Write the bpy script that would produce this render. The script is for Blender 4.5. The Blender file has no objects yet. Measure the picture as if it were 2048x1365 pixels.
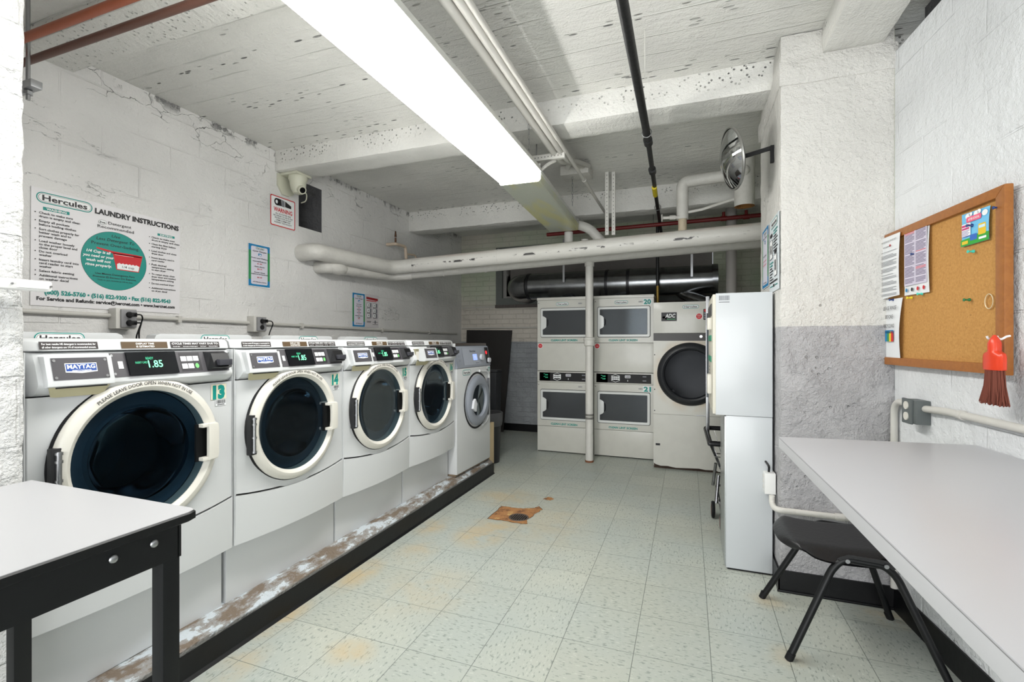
import bpy, bmesh, math, random
from mathutils import Vector, Matrix, noise as mnoise
random.seed(7)
S = bpy.context.scene
COL = S.collection
R = math.radians
PI = math.pi

# ------------------------------------------------------------------ camera, world, exposure
CAM_H, YAW, FPX = 1.3186, 0.355, 950.0
cd = bpy.data.cameras.new('camera'); cam = bpy.data.objects.new('camera', cd); COL.objects.link(cam)
cam.location = (0, 0, CAM_H); cam.rotation_euler = (PI/2, 0, YAW)
cd.sensor_width = 36; cd.lens = FPX/2048*36; cd.clip_start = 0.05; cd.clip_end = 60
cd.shift_y = (683.3-682.5)/2048
S.camera = cam
w = bpy.data.worlds.new('world'); S.world = w; w.use_nodes = True
w.node_tree.nodes['Background'].inputs[0].default_value = (.9, .95, 1, 1)
w.node_tree.nodes['Background'].inputs[1].default_value = 0.3
S.view_settings.view_transform = 'Standard'; S.view_settings.look = 'None'
S.view_settings.exposure = 0.22; S.view_settings.gamma = 1.0; S.view_settings.use_curve_mapping = False
LIT = 21.0          # glow of the lit fluorescent lenses
# area lamp added at an unseen, assumed doorway to brighten near walls and beams
dl = bpy.data.lights.new('added_daylight', 'AREA'); dl.shape = 'RECTANGLE'; dl.size = 2.8; dl.size_y = 2.4; dl.energy = 145; dl.color = (.975, .99, 1.0)
dlo = bpy.data.objects.new('added_daylight', dl); COL.objects.link(dlo); dlo.location = (-.17, -2.75, 1.23); dlo.rotation_euler = (PI/2+.22, 0, 0)
_c, _s = math.cos(YAW), math.sin(YAW)
def _ray(u, v):
    a = (u-1024)/FPX; b = -(v-683.3)/FPX
    return Vector((-_s+a*_c, _c+a*_s, b))
def atY(u, v, Y):
    r = _ray(u, v); t = Y/r.y; return Vector((r.x*t, Y, CAM_H+r.z*t))
def atX(u, v, X):
    r = _ray(u, v); t = X/r.x; return Vector((X, r.y*t, CAM_H+r.z*t))

# ------------------------------------------------------------------ materials
def srgb(r, g, b):
    f = lambda c: (c/255/12.92) if c/255 <= .04045 else ((c/255+.055)/1.055)**2.4
    return (f(r), f(g), f(b), 1)
class N:
    def __init__(s, name):
        s.m = bpy.data.materials.new(name); s.m.use_nodes = True; s.t = s.m.node_tree
        s.b = s.t.nodes['Principled BSDF']; s.out = s.t.nodes['Material Output']
    def node(s, typ, **kw):
        n = s.t.nodes.new(typ)
        for k, v in kw.items(): setattr(n, k, v)
        return n
    def link(s, a, b): s.t.links.new(a, b)
    def put(s, sock, v):
        if hasattr(v, 'is_output') or isinstance(v, bpy.types.NodeSocket): s.link(v, sock)
        elif isinstance(v, tuple) and len(v) == 3 and sock.type == 'RGBA': sock.default_value = (*v, 1)
        else: sock.default_value = v
    def math(s, op, a, b=0.0, c=0.0):
        n = s.node('ShaderNodeMath', operation=op); s.put(n.inputs[0], a); s.put(n.inputs[1], b); s.put(n.inputs[2], c); return n.outputs[0]
    def pos(s):
        return s.node('ShaderNodeNewGeometry').outputs['Position']
    def obj(s): return s.node('ShaderNodeTexCoord').outputs['Object']
    def sep(s, v):
        n = s.node('ShaderNodeSeparateXYZ'); s.link(v, n.inputs[0]); return n.outputs
    def comb(s, x, y, z):
        n = s.node('ShaderNodeCombineXYZ')
        for i, q in enumerate((x, y, z)): s.put(n.inputs[i], q)
        return n.outputs[0]
    def noise(s, vec, scale, detail=3, rough=.5, dist=0):
        n = s.node('ShaderNodeTexNoise'); s.link(vec, n.inputs['Vector']); n.inputs['Scale'].default_value = scale
        n.inputs['Detail'].default_value = detail; n.inputs['Roughness'].default_value = rough; n.inputs['Distortion'].default_value = dist
        return n.outputs['Fac']
    def voro(s, vec, scale, feature='F1'):
        n = s.node('ShaderNodeTexVoronoi', feature=feature); s.link(vec, n.inputs['Vector']); n.inputs['Scale'].default_value = scale
        return n.outputs['Distance']
    def step(s, v, lo, hi):
        n = s.node('ShaderNodeMapRange', interpolation_type='SMOOTHSTEP'); s.put(n.inputs[0], v)
        n.inputs[1].default_value = lo; n.inputs[2].default_value = hi; return n.outputs[0]
    def mix(s, f, a, b):
        n = s.node('ShaderNodeMix', data_type='RGBA'); s.put(n.inputs[0], f); s.put(n.inputs[6], a); s.put(n.inputs[7], b); return n.outputs[2]
    def bump(s, h, dist=.01, strength=1.0):
        n = s.node('ShaderNodeBump'); s.link(h, n.inputs['Height']); n.inputs['Distance'].default_value = dist
        n.inputs['Strength'].default_value = strength; s.link(n.outputs[0], s.b.inputs['Normal'])
    def base(s, v): s.put(s.b.inputs['Base Color'], v)
    def rough(s, v): s.put(s.b.inputs['Roughness'], v)

MC = {}
def M(name, rgb=None, rough=.5, metal=0.0, bump=None, emit=0.0, spec=None, mottle=0.0, coat=0.0):
    if name in MC: return MC[name]
    n = N(name); c = srgb(*rgb); n.rough(rough); n.b.inputs['Metallic'].default_value = metal
    if spec is not None: n.b.inputs['Specular IOR Level'].default_value = spec
    if coat: n.b.inputs['Coat Weight'].default_value = coat; n.b.inputs['Coat Roughness'].default_value = .1
    if mottle:
        v = n.noise(n.pos(), 9, 4, .6)
        d = tuple(q*(1-mottle) for q in c[:3])
        n.base(n.mix(n.step(v, .35, .65), d+(1,), c))
    else: n.base(c)
    if bump: n.bump(n.noise(n.pos(), bump[0], 4, .6), bump[1])
    if emit:
        n.b.inputs['Emission Color'].default_value = c; n.b.inputs['Emission Strength'].default_value = emit
    MC[name] = n.m
    return n.m

def wall_mat(name, plane, white=(228, 227, 224), gray=None, gray_z=0, joints=True, pits=.0, cracks=.5, rough_amt=1.0, green=False, brick=False, topcracks=False):
    n = N(name); P = n.pos(); x, y, z = n.sep(P)
    h = y if plane == 'x' else x
    P2 = n.comb(h, z, 0)
    fine = n.noise(P, 70, 3, .6); mid = n.noise(P, 14, 5, .6); big = n.noise(P, 2.2, 3, .5)
    H = n.math('ADD', n.math('MULTIPLY', fine, .12*rough_amt), n.math('MULTIPLY', mid, .42*rough_amt))
    H = n.math('ADD', H, n.math('MULTIPLY', n.noise(P, 34, 4, .7), .22*rough_amt))
    col = n.mix(n.step(big, .3, .7), srgb(*[q*.955 for q in white]), srgb(*white))
    if joints:
        b = n.node('ShaderNodeTexBrick'); n.link(n.comb(n.math('ADD', h, n.math('MULTIPLY', big, .03)), n.math('ADD', z, n.math('MULTIPLY', mid, .008)), 0), b.inputs['Vector'])
        b.inputs['Scale'].default_value = 1; b.inputs['Mortar Size'].default_value = .006 if not brick else .006
        b.inputs['Brick Width'].default_value = .405 if not brick else .215; b.inputs['Row Height'].default_value = .203 if not brick else .072
        b.inputs['Mortar Smooth'].default_value = .6
        jm = n.math('MULTIPLY', b.outputs['Fac'], n.step(n.noise(P, 3.1, 3), .40, .62) if not brick else .9)
        H = n.math('SUBTRACT', H, n.math('MULTIPLY', jm, .14 if not brick else .2))
        if brick: col = n.mix(n.math('MULTIPLY', jm, .10), col, srgb(120, 120, 115))
    if cracks:
        cn = n.noise(n.comb(n.math('MULTIPLY', h, .55), n.math('MULTIPLY', z, 1.5), x), 2.4, 6, .62, .3)
        ln = n.math('ABSOLUTE', n.math('SUBTRACT', cn, .5))
        cm = n.math('MULTIPLY', n.math('SUBTRACT', 1, n.step(ln, .0006, .0022)), n.step(n.noise(P, 1.7, 2), .56, .66))
        H = n.math('SUBTRACT', H, n.math('MULTIPLY', cm, .25))
        col = n.mix(n.math('MULTIPLY', cm, cracks), col, srgb(120, 120, 118))
    if topcracks:
        ly, lx = z, y
        vn = n.voro(n.comb(n.math('ADD', y, n.math('MULTIPLY', mid, .12)), n.math('ADD', n.math('MULTIPLY', z, 2.2), n.math('MULTIPLY', n.noise(P, 9, 4), .25)), 0), 4.5, 'DISTANCE_TO_EDGE')
        msk = n.math('MULTIPLY', n.step(z, 2.66, 2.78), n.step(n.noise(P, 5, 3), .47, .58))
        tc = n.math('MULTIPLY', n.math('SUBTRACT', 1, n.step(vn, .002, .012)), msk)
        tj = n.math('MULTIPLY', n.step(z, 2.86, 2.93), n.step(n.noise(P, 9, 5, .7), .5, .6))
        tc = n.math('MAXIMUM', tc, tj)
        H = n.math('SUBTRACT', H, n.math('MULTIPLY', tc, .7)); col = n.mix(n.math('MULTIPLY', tc, .72), col, srgb(70, 70, 72))
    if pits:
        pm = n.math('MULTIPLY', n.math('SUBTRACT', 1, n.step(n.voro(P, 26), .10, .2)), n.step(n.noise(P, 2.4, 4, .6), .60-pits*.08, .70-pits*.06))
        H = n.math('SUBTRACT', H, n.math('MULTIPLY', pm, .8)); col = n.mix(n.math('MULTIPLY', pm, .75), col, srgb(72, 72, 74))
    if green:
        gm = n.math('MULTIPLY', n.step(z, 1.72, 2.1), n.step(n.noise(P, 1.5, 2), .2, .7))
        col = n.mix(gm, col, srgb(178, 190, 165))
    if gray:
        gm = n.math('SUBTRACT', 1, n.step(n.math('ADD', z, n.math('MULTIPLY', n.noise(P, 40, 2), .006)), gray_z, gray_z+.006))
        gcol = n.mix(n.step(n.noise(P, 6, 4), .35, .7), srgb(*gray), srgb(*[q*1.07 for q in gray]))
        col = n.mix(gm, col, gcol)
        H = n.math('ADD', H, n.math('MULTIPLY', gm, n.math('MULTIPLY', n.step(n.noise(P, 9, 5, .7, .3), .42, .62), .22)))
    n.base(col); n.rough(.52); n.bump(H, .024); MC[name] = n.m; return n.m

def slab_mat(name, white=(230, 229, 224), board=.17, axis='y', holes=1.0, lines=1.0, bands=()):
    n = N(name); P = n.pos(); x, y, z = n.sep(P)
    q = y if axis == 'y' else x
    P3 = n.comb(n.math('MULTIPLY', x, .25), y, z) if axis == 'y' else n.comb(x, n.math('MULTIPLY', y, .25), z)
    strk = n.noise(P3, 30, 4, .6); mid = n.noise(P, 12, 5, .65); fine = n.noise(P, 80, 3, .6)
    H = n.math('ADD', n.math('MULTIPLY', strk, .28), n.math('ADD', n.math('MULTIPLY', mid, .34), n.math('MULTIPLY', fine, .16)))
    wob = n.math('ADD', q, n.math('MULTIPLY', n.noise(P, 1.1, 2), .05))
    fr = n.math('ABSOLUTE', n.math('SUBTRACT', n.math('FRACT', n.math('DIVIDE', wob, board)), .5))
    ln = n.math('MULTIPLY', n.math('SUBTRACT', 1, n.step(fr, .006, .035)), n.step(n.noise(P, 2.7, 3), .35, .6))
    H = n.math('ADD', H, n.math('MULTIPLY', ln, .22*lines))
    col = n.mix(n.step(n.noise(P, 1.8, 4), .3, .7), srgb(*[k*.94 for k in white]), srgb(*white))
    # honeycombed pits along certain pours
    band = None
    for c0, hw in bands:
        bm_ = n.math('SUBTRACT', 1, n.step(n.math('ABSOLUTE', n.math('SUBTRACT', n.math('ADD', y, n.math('MULTIPLY', n.noise(P, 3, 2), .06)), c0+.03)), hw*.4, hw))
        band = bm_ if band is None else n.math('MAXIMUM', band, bm_)
    area = n.step(n.noise(P, 1.3, 4, .6), .53, .62)
    if band is not None: area = n.math('MAXIMUM', n.math('MULTIPLY', area, .5), n.math('MULTIPLY', band, n.step(n.noise(P, 4, 3), .30, .48)))
    pit = n.math('MULTIPLY', n.math('SUBTRACT', 1, n.step(n.math('ADD', n.voro(P3, 34), n.math('MULTIPLY', mid, .25)), .27, .36)), area)
    if holes < 1:
        area = n.math('MULTIPLY', n.step(z, 2.80, 2.90), n.step(n.noise(P, 2.2, 3), .42, .56)); pit = n.math('MULTIPLY', n.math('SUBTRACT', 1, n.step(n.math('ADD', n.voro(P, 38), n.math('MULTIPLY', mid, .25)), .27, .38)), area)
    pit = n.math('MULTIPLY', pit, min(1, holes*1.4))
    H = n.math('SUBTRACT', H, n.math('MULTIPLY', pit, .9))
    col = n.mix(n.math('MULTIPLY', pit, .85), col, srgb(62, 62, 66))
    n.base(col); n.rough(.6); n.bump(H, .026); MC[name] = n.m; return n.m

def floor_mat():
    n = N('vinyl_tile'); P = n.pos(); x, y, z = n.sep(P); T = .3048
    tx = n.math('DIVIDE', n.math('ADD', x, .216+T*20), T); ty = n.math('DIVIDE', n.math('SUBTRACT', y, 2.057-T*20), T)
    ix = n.math('FLOOR', tx); iy = n.math('FLOOR', ty)
    fx = n.math('ABSOLUTE', n.math('SUBTRACT', n.math('FRACT', n.math('ADD', tx, .5)), .5)); fy = n.math('ABSOLUTE', n.math('SUBTRACT', n.math('FRACT', n.math('ADD', ty, .5)), .5))
    joint = n.math('SUBTRACT', 1, n.step(n.math('MINIMUM', fx, fy), .0025, .006))
    wn = n.node('ShaderNodeTexWhiteNoise', noise_dimensions='2D'); n.link(n.comb(ix, iy, 0), wn.inputs['Vector'])
    rnd = wn.outputs['Value']
    par = n.math('GREATER_THAN', rnd, .5)
    fa = n.noise(n.comb(n.math('MULTIPLY', x, .35), n.math('ADD', y, n.math('MULTIPLY', rnd, 7)), 0), 105, 2, .5)
    fb = n.noise(n.comb(n.math('ADD', x, n.math('MULTIPLY', rnd, 5)), n.math('MULTIPLY', y, .35), 0), 105, 2, .5)
    mx = n.node('ShaderNodeMix', data_type='FLOAT'); n.put(mx.inputs[0], par); n.put(mx.inputs[2], fa); n.put(mx.inputs[3], fb); fl = mx.outputs[0]
    col = n.mix(rnd, srgb(176, 180, 170), srgb(187, 190, 179))
    col = n.mix(n.step(n.noise(P, 1.2, 3), .35, .65), col, srgb(174, 181, 175))
    col = n.mix(n.math('MULTIPLY', n.step(fl, .585, .65), .6), col, srgb(112, 120, 114))
    col = n.mix(n.math('MULTIPLY', n.math('SUBTRACT', 1, n.step(fl, .30, .37)), .35), col, srgb(220, 222, 212))
    # worn yellow and rusty stains
    st = None
    for (sx, sy, rx, ry, k) in ((-1.33, 2.96, .20, .22, .9), (-1.26, 3.16, .22, .14, .8), (-1.7, 2.98, .12, .2, .7), (-1.74, 2.22, .10, .22, .9), (-1.8, 1.73, .08, .2, .8),
                             (-1.345, 1.65, .12, .1, .75), (-1.72, 1.42, .1, .16, .6), (-1.3, 2.2, .3, .3, .35), (-1.45, 3.75, .3, .25, .6), (-.95, 3.3, .35, .5, .35), (-1.6, 2.6, .14, .2, .5), (.38, 2.72, .1, .1, .5), (.4, 2.26, .1, .1, .4), (.9, 2.74, .15, .1, .6)):
        d = n.math('SQRT', n.math('ADD', n.math('POWER', n.math('DIVIDE', n.math('SUBTRACT', x, sx), rx), 2), n.math('POWER', n.math('DIVIDE', n.math('SUBTRACT', y, sy), ry), 2)))
        q = n.math('MULTIPLY', n.math('SUBTRACT', 1, n.step(d, .2, 1.25)), k)
        st = q if st is None else n.math('MAXIMUM', st, q)
    st = n.math('MULTIPLY', st, n.step(n.noise(P, 6, 5, .65), .28, .62))
    col = n.mix(n.math('MULTIPLY', st, .8), col, srgb(198, 174, 128))
    col = n.mix(n.math('MULTIPLY', joint, .75), col, srgb(96, 102, 98))
    n.base(col); n.rough(n.math('ADD', .30, n.math('MULTIPLY', n.noise(P, 5, 4), .22)))
    n.bump(n.math('SUBTRACT', n.math('MULTIPLY', n.noise(P, 9, 3), .12), n.math('MULTIPLY', joint, .25)), .004)
    return n.m

# ------------------------------------------------------------------ mesh builder
class MB:
    def __init__(s): s.bm = bmesh.new(); s.mats = []
    def mi(s, m):
        if m not in s.mats: s.mats.append(m)
        return s.mats.index(m)
    def face(s, vs, m):
        try: f = s.bm.faces.new(vs)
        except ValueError: return None
        f.material_index = s.mi(m); f.smooth = True; return f
    def poly(s, pts, m): s.face([s.bm.verts.new(p) for p in pts], m); return s
    def box(s, a, b, m, bev=0, seg=2, top=None):
        x0, y0, z0 = a; x1, y1, z1 = b
        t = top or (x0, y0, x1, y1)
        c = [(x0, y0, z0), (x1, y0, z0), (x1, y1, z0), (x0, y1, z0), (t[0], t[1], z1), (t[2], t[1], z1), (t[2], t[3], z1), (t[0], t[3], z1)]
        v = [s.bm.verts.new(q) for q in c]
        fs = [s.face([v[i] for i in q], m) for q in ((3, 2, 1, 0), (4, 5, 6, 7), (0, 1, 5, 4), (1, 2, 6, 5), (2, 3, 7, 6), (3, 0, 4, 7))]
        if bev:
            es = list({e for f in fs for e in f.edges})
            r = bmesh.ops.bevel(s.bm, geom=es, offset=bev, segments=seg, profile=.7, affect='EDGES')
            for f in r['faces']: f.smooth = True; f.material_index = s.mi(m)
        return s
    def hexa(s, c, m):
        v = [s.bm.verts.new(q) for q in c]
        for q in ((3, 2, 1, 0), (4, 5, 6, 7), (0, 1, 5, 4), (1, 2, 6, 5), (2, 3, 7, 6), (3, 0, 4, 7)): s.face([v[i] for i in q], m)
        return s
    def prism(s, pts, y0, y1, m, bev=0, axis='y'):
        def q(p, d): return (p[0], d, p[1]) if axis == 'y' else ((p[0], p[1], d) if axis == 'z' else (d, p[0], p[1]))
        a = [s.bm.verts.new(q(p, y0)) for p in pts]; b = [s.bm.verts.new(q(p, y1)) for p in pts]
        n = len(pts); f1 = s.face(a, m); f2 = s.face(b[::-1], m); fs = [f1, f2]
        for i in range(n): fs.append(s.face([a[i], a[(i+1) % n], b[(i+1) % n], b[i]][::-1], m))
        bmesh.ops.recalc_face_normals(s.bm, faces=[f for f in fs if f])
        if bev:
            es = list({e for f in (f1, f2) for e in f.edges})
            r = bmesh.ops.bevel(s.bm, geom=es, offset=bev, segments=2, profile=.7, affect='EDGES')
            for f in r['faces']: f.smooth = True; f.material_index = s.mi(m)
        return s
    def rings(s, rings, m, closed=True, cap=(False, False)):
        vr = [[s.bm.verts.new(p) for p in r] for r in rings]
        n = len(vr[0])
        for a, b in zip(vr[:-1], vr[1:]):
            for i in range(n if closed else n-1): s.face([a[i], a[(i+1) % n], b[(i+1) % n], b[i]], m)
        if cap[0]: s.face(vr[0][::-1], m)
        if cap[1]: s.face(vr[-1], m)
        return s
    def tube(s, pts, r, m, seg=12, cap=True, bend=0, rr=None):
        pts = [Vector(p) for p in pts]
        if bend:
            q = [pts[0]]
            for i in range(1, len(pts)-1):
                a, b, c = pts[i-1], pts[i], pts[i+1]
                l1, l2 = (a-b).length, (c-b).length; d = min(bend, l1*.49, l2*.49)
                p0 = b+(a-b).normalized()*d; p1 = b+(c-b).normalized()*d
                for k in range(7):
                    t = k/6; q.append(p0*(1-t)**2+b*2*t*(1-t)+p1*t*t)
            q.append(pts[-1]); pts = q
        n = len(pts); T = []
        for i in range(n):
            a = pts[max(0, i-1)]; b = pts[min(n-1, i+1)]; T.append((b-a).normalized())
        up = Vector((0, 0, 1)) if abs(T[0].z) < .9 else Vector((1, 0, 0))
        u = T[0].cross(up).normalized(); rings = []
        for i in range(n):
            u = (u-T[i]*u.dot(T[i])).normalized(); v = T[i].cross(u)
            ri = rr[i] if rr else r
            rings.append([pts[i]+(u*math.cos(2*PI*k/seg)+v*math.sin(2*PI*k/seg))*ri for k in range(seg)])
        s.rings(rings, m, cap=(cap, cap)); return s
    def cyl(s, a, b, r, m, seg=20, r2=None, cap=True):
        return s.tube([a, b], r, m, seg, cap, rr=[r, r if r2 is None else r2])
    def lathe(s, prof, o, m, axis='y', seg=40, a0=0, a1=2*PI, sx=1, sz=1):
        o = Vector(o); full = abs(a1-a0-2*PI) < 1e-6; k = seg if full else seg+1; rings = []
        for r, h in prof:
            ring = []
            for i in range(k):
                a = a0+(a1-a0)*i/seg; c, d = math.cos(a)*r*sx, math.sin(a)*r*sz
                ring.append(o+(Vector((c, h, d)) if axis == 'y' else (Vector((c, d, h)) if axis == 'z' else Vector((h, c, d)))))
            rings.append(ring)
        return s.rings(rings, m, closed=full)
    def sphere(s, o, r, m, seg=20, n=10, sc=(1, 1, 1)):
        o = Vector(o); rings = []
        for j in range(n+1):
            a = -PI/2+PI*j/n; rings.append([o+Vector((math.cos(a)*math.cos(2*PI*i/seg)*r*sc[0], math.cos(a)*math.sin(2*PI*i/seg)*r*sc[1], math.sin(a)*r*sc[2])) for i in range(seg)])
        return s.rings(rings, m)
    def bar(s, a, b, w, t, m, up=(0, 0, 1)):
        a, b = Vector(a), Vector(b); d = (b-a).normalized(); u = d.cross(Vector(up))
        if u.length < .01: u = d.cross(Vector((1, 0, 0)))
        u.normalize(); v = u.cross(d)
        c = []
        for p in (a, b):
            for (i, j) in ((-1, -1), (1, -1), (1, 1), (-1, 1)): c.append(p+u*i*w/2+v*j*t/2)
        return s.hexa(c, m)
    def apply(s, mat): bmesh.ops.transform(s.bm, matrix=mat, verts=s.bm.verts); return s
    def build(s, name, parent=None, loc=None, rot=None, fix=True, sharp=38):
        bm = s.bm
        bmesh.ops.remove_doubles(bm, verts=bm.verts, dist=1e-6)
        if fix: bmesh.ops.recalc_face_normals(bm, faces=bm.faces)
        me = bpy.data.meshes.new(name); bm.to_mesh(me); bm.free()
        for m in s.mats: me.materials.append(m)
        if fix: me.set_sharp_from_angle(angle=R(sharp))
        else: me.shade_flat()
        o = bpy.data.objects.new(name, me); COL.objects.link(o)
        if parent: o.parent = parent
        if loc is not None: o.location = loc
        if rot is not None: o.rotation_euler = rot
        return o

def tag(o, label, cat, group=None):
    o['label'] = label; o['category'] = cat
    if group: o['group'] = group
    return o
def thing(name, label, cat, loc=(0, 0, 0), rz=0, group=None, rot=None):
    o = bpy.data.objects.new(name, None); COL.objects.link(o); o.location = loc
    o.rotation_euler = rot if rot else (0, 0, rz); o.empty_display_size = .05
    return tag(o, label, cat, group)
def struct(o): o['kind'] = 'structure'; return o

# ------------------------------------------------------------------ lettering and flat print
_tc = {}
def glyphs(txt, bold=0.0, shear=0.0):
    k = (txt, bold, shear)
    if k not in _tc:
        cu = bpy.data.curves.new('t', 'FONT'); cu.body = txt; cu.size = 1; cu.offset = bold; cu.shear = shear; cu.resolution_u = 2
        o = bpy.data.objects.new('t', cu); COL.objects.link(o); dg = bpy.context.evaluated_depsgraph_get()
        me = bpy.data.meshes.new_from_object(o.evaluated_get(dg))
        vs = [(v.co.x, v.co.y) for v in me.vertices]; fs = [tuple(p.vertices) for p in me.polygons]
        bpy.data.objects.remove(o); bpy.data.curves.remove(cu); bpy.data.meshes.remove(me)
        _tc[k] = (vs, fs)
    return _tc[k]
class Art(MB):
    """flat print: (u, v) across a sheet, seen from -y; each layer a hair in front of the last"""
    def __init__(s, f=None, step=.0003, y0=0.0):
        super().__init__(); s.l = 0; s.f = f or (lambda u, v, d: (u, y0-d, v)); s.step = step
    def up(s): s.l += 1; return s
    def P(s, u, v): return s.f(u, v, s.l*s.step)
    def shape(s, pts, m): s.poly([s.P(*p) for p in pts], m); return s
    def rect(s, a, b, c, d, m): return s.shape([(a, b), (c, b), (c, d), (a, d)], m)
    def rrect(s, a, b, c, d, r, m):
        p = []
        for (x, y, t0) in ((c-r, b+r, -90), (c-r, d-r, 0), (a+r, d-r, 90), (a+r, b+r, 180)):
            for k in range(7): t = R(t0+15*k); p.append((x+r*math.cos(t), y+r*math.sin(t)))
        return s.shape(p, m)
    def ell(s, x, y, rx, ry, m, n=36): return s.shape([(x+rx*math.cos(2*PI*i/n), y+ry*math.sin(2*PI*i/n)) for i in range(n)], m)
    def text(s, t, x, y, w, h, m, bold=.012, shear=0.0, align='l', arc=None):
        vs, fs = glyphs(t, bold, shear)
        if not vs: return s
        x0 = min(v[0] for v in vs); x1 = max(v[0] for v in vs)
        kx = w/(x1-x0); ky = h/.73
        if align == 'c': x -= w/2
        if align == 'r': x -= w
        vv = []
        for a, b in vs:
            u, v = x+(a-x0)*kx, y+b*ky
            if arc:
                cx, cy, rad, a0 = arc; th = a0-(a-x0)*kx/rad; q = rad+b*ky; u, v = cx+q*math.cos(th), cy+q*math.sin(th)
            vv.append(s.bm.verts.new(s.P(u, v)))
        for f in fs: s.face([vv[i] for i in f], m)
        return s
    def logo(s, x0, y0, x1, y1, teal, white, ink):
        h = y1-y0; r = h*.49
        s.up().rrect(x0, y0, x1, y1, r, teal); e = h*.09
        s.up().rrect(x0+e, y0+e, x1-e, y1-e, r-e, white); e = h*.15
        s.up().rrect(x0+e, y0+e, x1-e, y1-e, r-e, ink); e = h*.18
        s.up().rrect(x0+e, y0+e, x1-e, y1-e, r-e, white)
        s.up().text('Hercules', (x0+x1)/2, y0+h*.27, (x1-x0)*.80, h*.50, ink, bold=.03, align='c'); return s
    def barcode(s, x0, y0, x1, y1, m, n=14):
        x = x0
        rnd = random.Random(3)
        while x < x1:
            w_ = (x1-x0)/n*rnd.choice((.25, .45, .7)); s.rect(x, y0, min(x+w_, x1), y1, m); x += w_+(x1-x0)/n*rnd.choice((.3, .5))
        return s
    def build(s, name, parent=None, loc=None, rot=None):
        bm = s.bm; me = bpy.data.meshes.new(name); bm.to_mesh(me); bm.free()
        for m in s.mats: me.materials.append(m)
        o = bpy.data.objects.new(name, me); COL.objects.link(o)
        if parent: o.parent = parent
        if loc is not None: o.location = loc
        if rot is not None: o.rotation_euler = rot
        return o

TEAL = M('print_teal', (0, 140, 130), .5); INK = M('print_black', (28, 26, 30), .5); PAPER = M('paper_white', (226, 228, 230), .5)
RED = M('print_red', (200, 24, 34), .5); BLUE = M('print_blue', (24, 124, 176), .5); GREEN = M('print_green', (50, 140, 84), .5)
GREYP = M('print_grey', (120, 122, 128), .5); WHITE = M('print_white', (238, 240, 240), .5); CREAMP = M('print_cream', (226, 220, 196), .5)
ENAMEL = M('white_enamel', (203, 205, 206), .28, coat=.3); ENAMEL2 = M('aged_white_enamel', (200, 199, 191), .33, coat=.2, mottle=.04)
CREAM = M('cream_plastic', (212, 209, 200), .35); DKGREY = M('dark_grey_panel', (72, 70, 74), .45); BLACK = M('black_plastic', (14, 14, 17), .4, spec=.35)
RUBBER = M('black_rubber', (14, 14, 16), .6, spec=.3); CHROME = M('chrome', (200, 200, 202), .18, 1.0); STEEL = M('brushed_steel', (165, 166, 168), .34, 1.0)
PIPEW = M('painted_white_pipe', (212, 210, 204), .45, bump=(18, .006), mottle=.06); COND = M('painted_conduit', (200, 198, 192), .45)
def glass(name, tint, gloss=.03, mixf=.12, fk=1.0):
    n = N(name); n.t.nodes.remove(n.b)
    tr = n.node('ShaderNodeBsdfTransparent'); tr.inputs[0].default_value = tint
    gl = n.node('ShaderNodeBsdfGlossy'); gl.inputs['Roughness'].default_value = gloss; gl.inputs[0].default_value = (.28, .32, .35, 1)
    fr = n.node('ShaderNodeFresnel'); fr.inputs[0].default_value = 1.5
    mx = n.node('ShaderNodeMixShader'); n.link(n.math('ADD', n.math('MULTIPLY', fr.outputs[0], fk), mixf-.04*fk), mx.inputs[0]); n.link(tr.outputs[0], mx.inputs[1]); n.link(gl.outputs[0], mx.inputs[2])
    n.link(mx.outputs[0], n.out.inputs[0]); MC[name] = n.m; return n.m
# ------------------------------------------------------------------ the setting
def rough_box(a, b, m, step=.06, amp=.006, sc=9, round_=.0, faces='all'):
    """box whose faces are gridded and pushed about like rough painted concrete"""
    mb = MB(); bm = mb.bm; a = Vector(a); b = Vector(b); cache = {}
    def vert(p):
        k = tuple(round(c, 4) for c in p)
        if k not in cache:
            d = mnoise.noise_vector(Vector(p)*sc)*amp+mnoise.noise_vector(Vector(p)*sc*3.1)*amp*.45
            q = Vector(p)
            if round_:
                e = [i for i in range(3) if min(abs(q[i]-a[i]), abs(q[i]-b[i])) < 1e-4]
                if len(e) > 1:
                    for i in e: q[i] += round_*.35*(1 if abs(q[i]-a[i]) < 1e-4 else -1)
            cache[k] = bm.verts.new(q+d)
        return cache[k]
    def grid(o, u, v):
        nu = max(1, int(u.length/step)); nv = max(1, int(v.length/step))
        for i in range(nu):
            for j in range(nv):
                mb.face([vert(o+u*(i+k)/nu+v*(j+l)/nv) for k, l in ((0, 0), (1, 0), (1, 1), (0, 1))], m)
    X, Y, Z = Vector((b.x-a.x, 0, 0)), Vector((0, b.y-a.y, 0)), Vector((0, 0, b.z-a.z))
    F = {'-x': (a, Y, Z), '+x': (a+X, Y, Z), '-y': (a, X, Z), '+y': (a+Y, X, Z), '-z': (a, X, Y), '+z': (a+Z, X, Y)}
    for k, (o, u, v) in F.items():
        if faces == 'all' or k in faces: grid(o, u, v)
    return mb
CEIL = 2.935; LX = -3.28; BY = 6.60; FY = -2.6
WLEFT = wall_mat('painted_block_left', 'x', white=(229, 228, 226), topcracks=True)
WBACK = wall_mat('painted_brick_back', 'y', white=(210, 203, 192), gray=(150, 154, 158), gray_z=1.315, brick=True, green=True)
WRIGHT = wall_mat('painted_block_right', 'x', white=(224, 226, 228), cracks=.5)
PILM = wall_mat('painted_rough_pillar', 'y', white=(216, 214, 209), gray=(166, 165, 167), gray_z=1.398, joints=False, rough_amt=1.9, cracks=.0, pits=.2)
PIERM = wall_mat('painted_rough_pier', 'x', white=(212, 212, 211), joints=True, rough_amt=2.2, cracks=.3, pits=.3)
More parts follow.
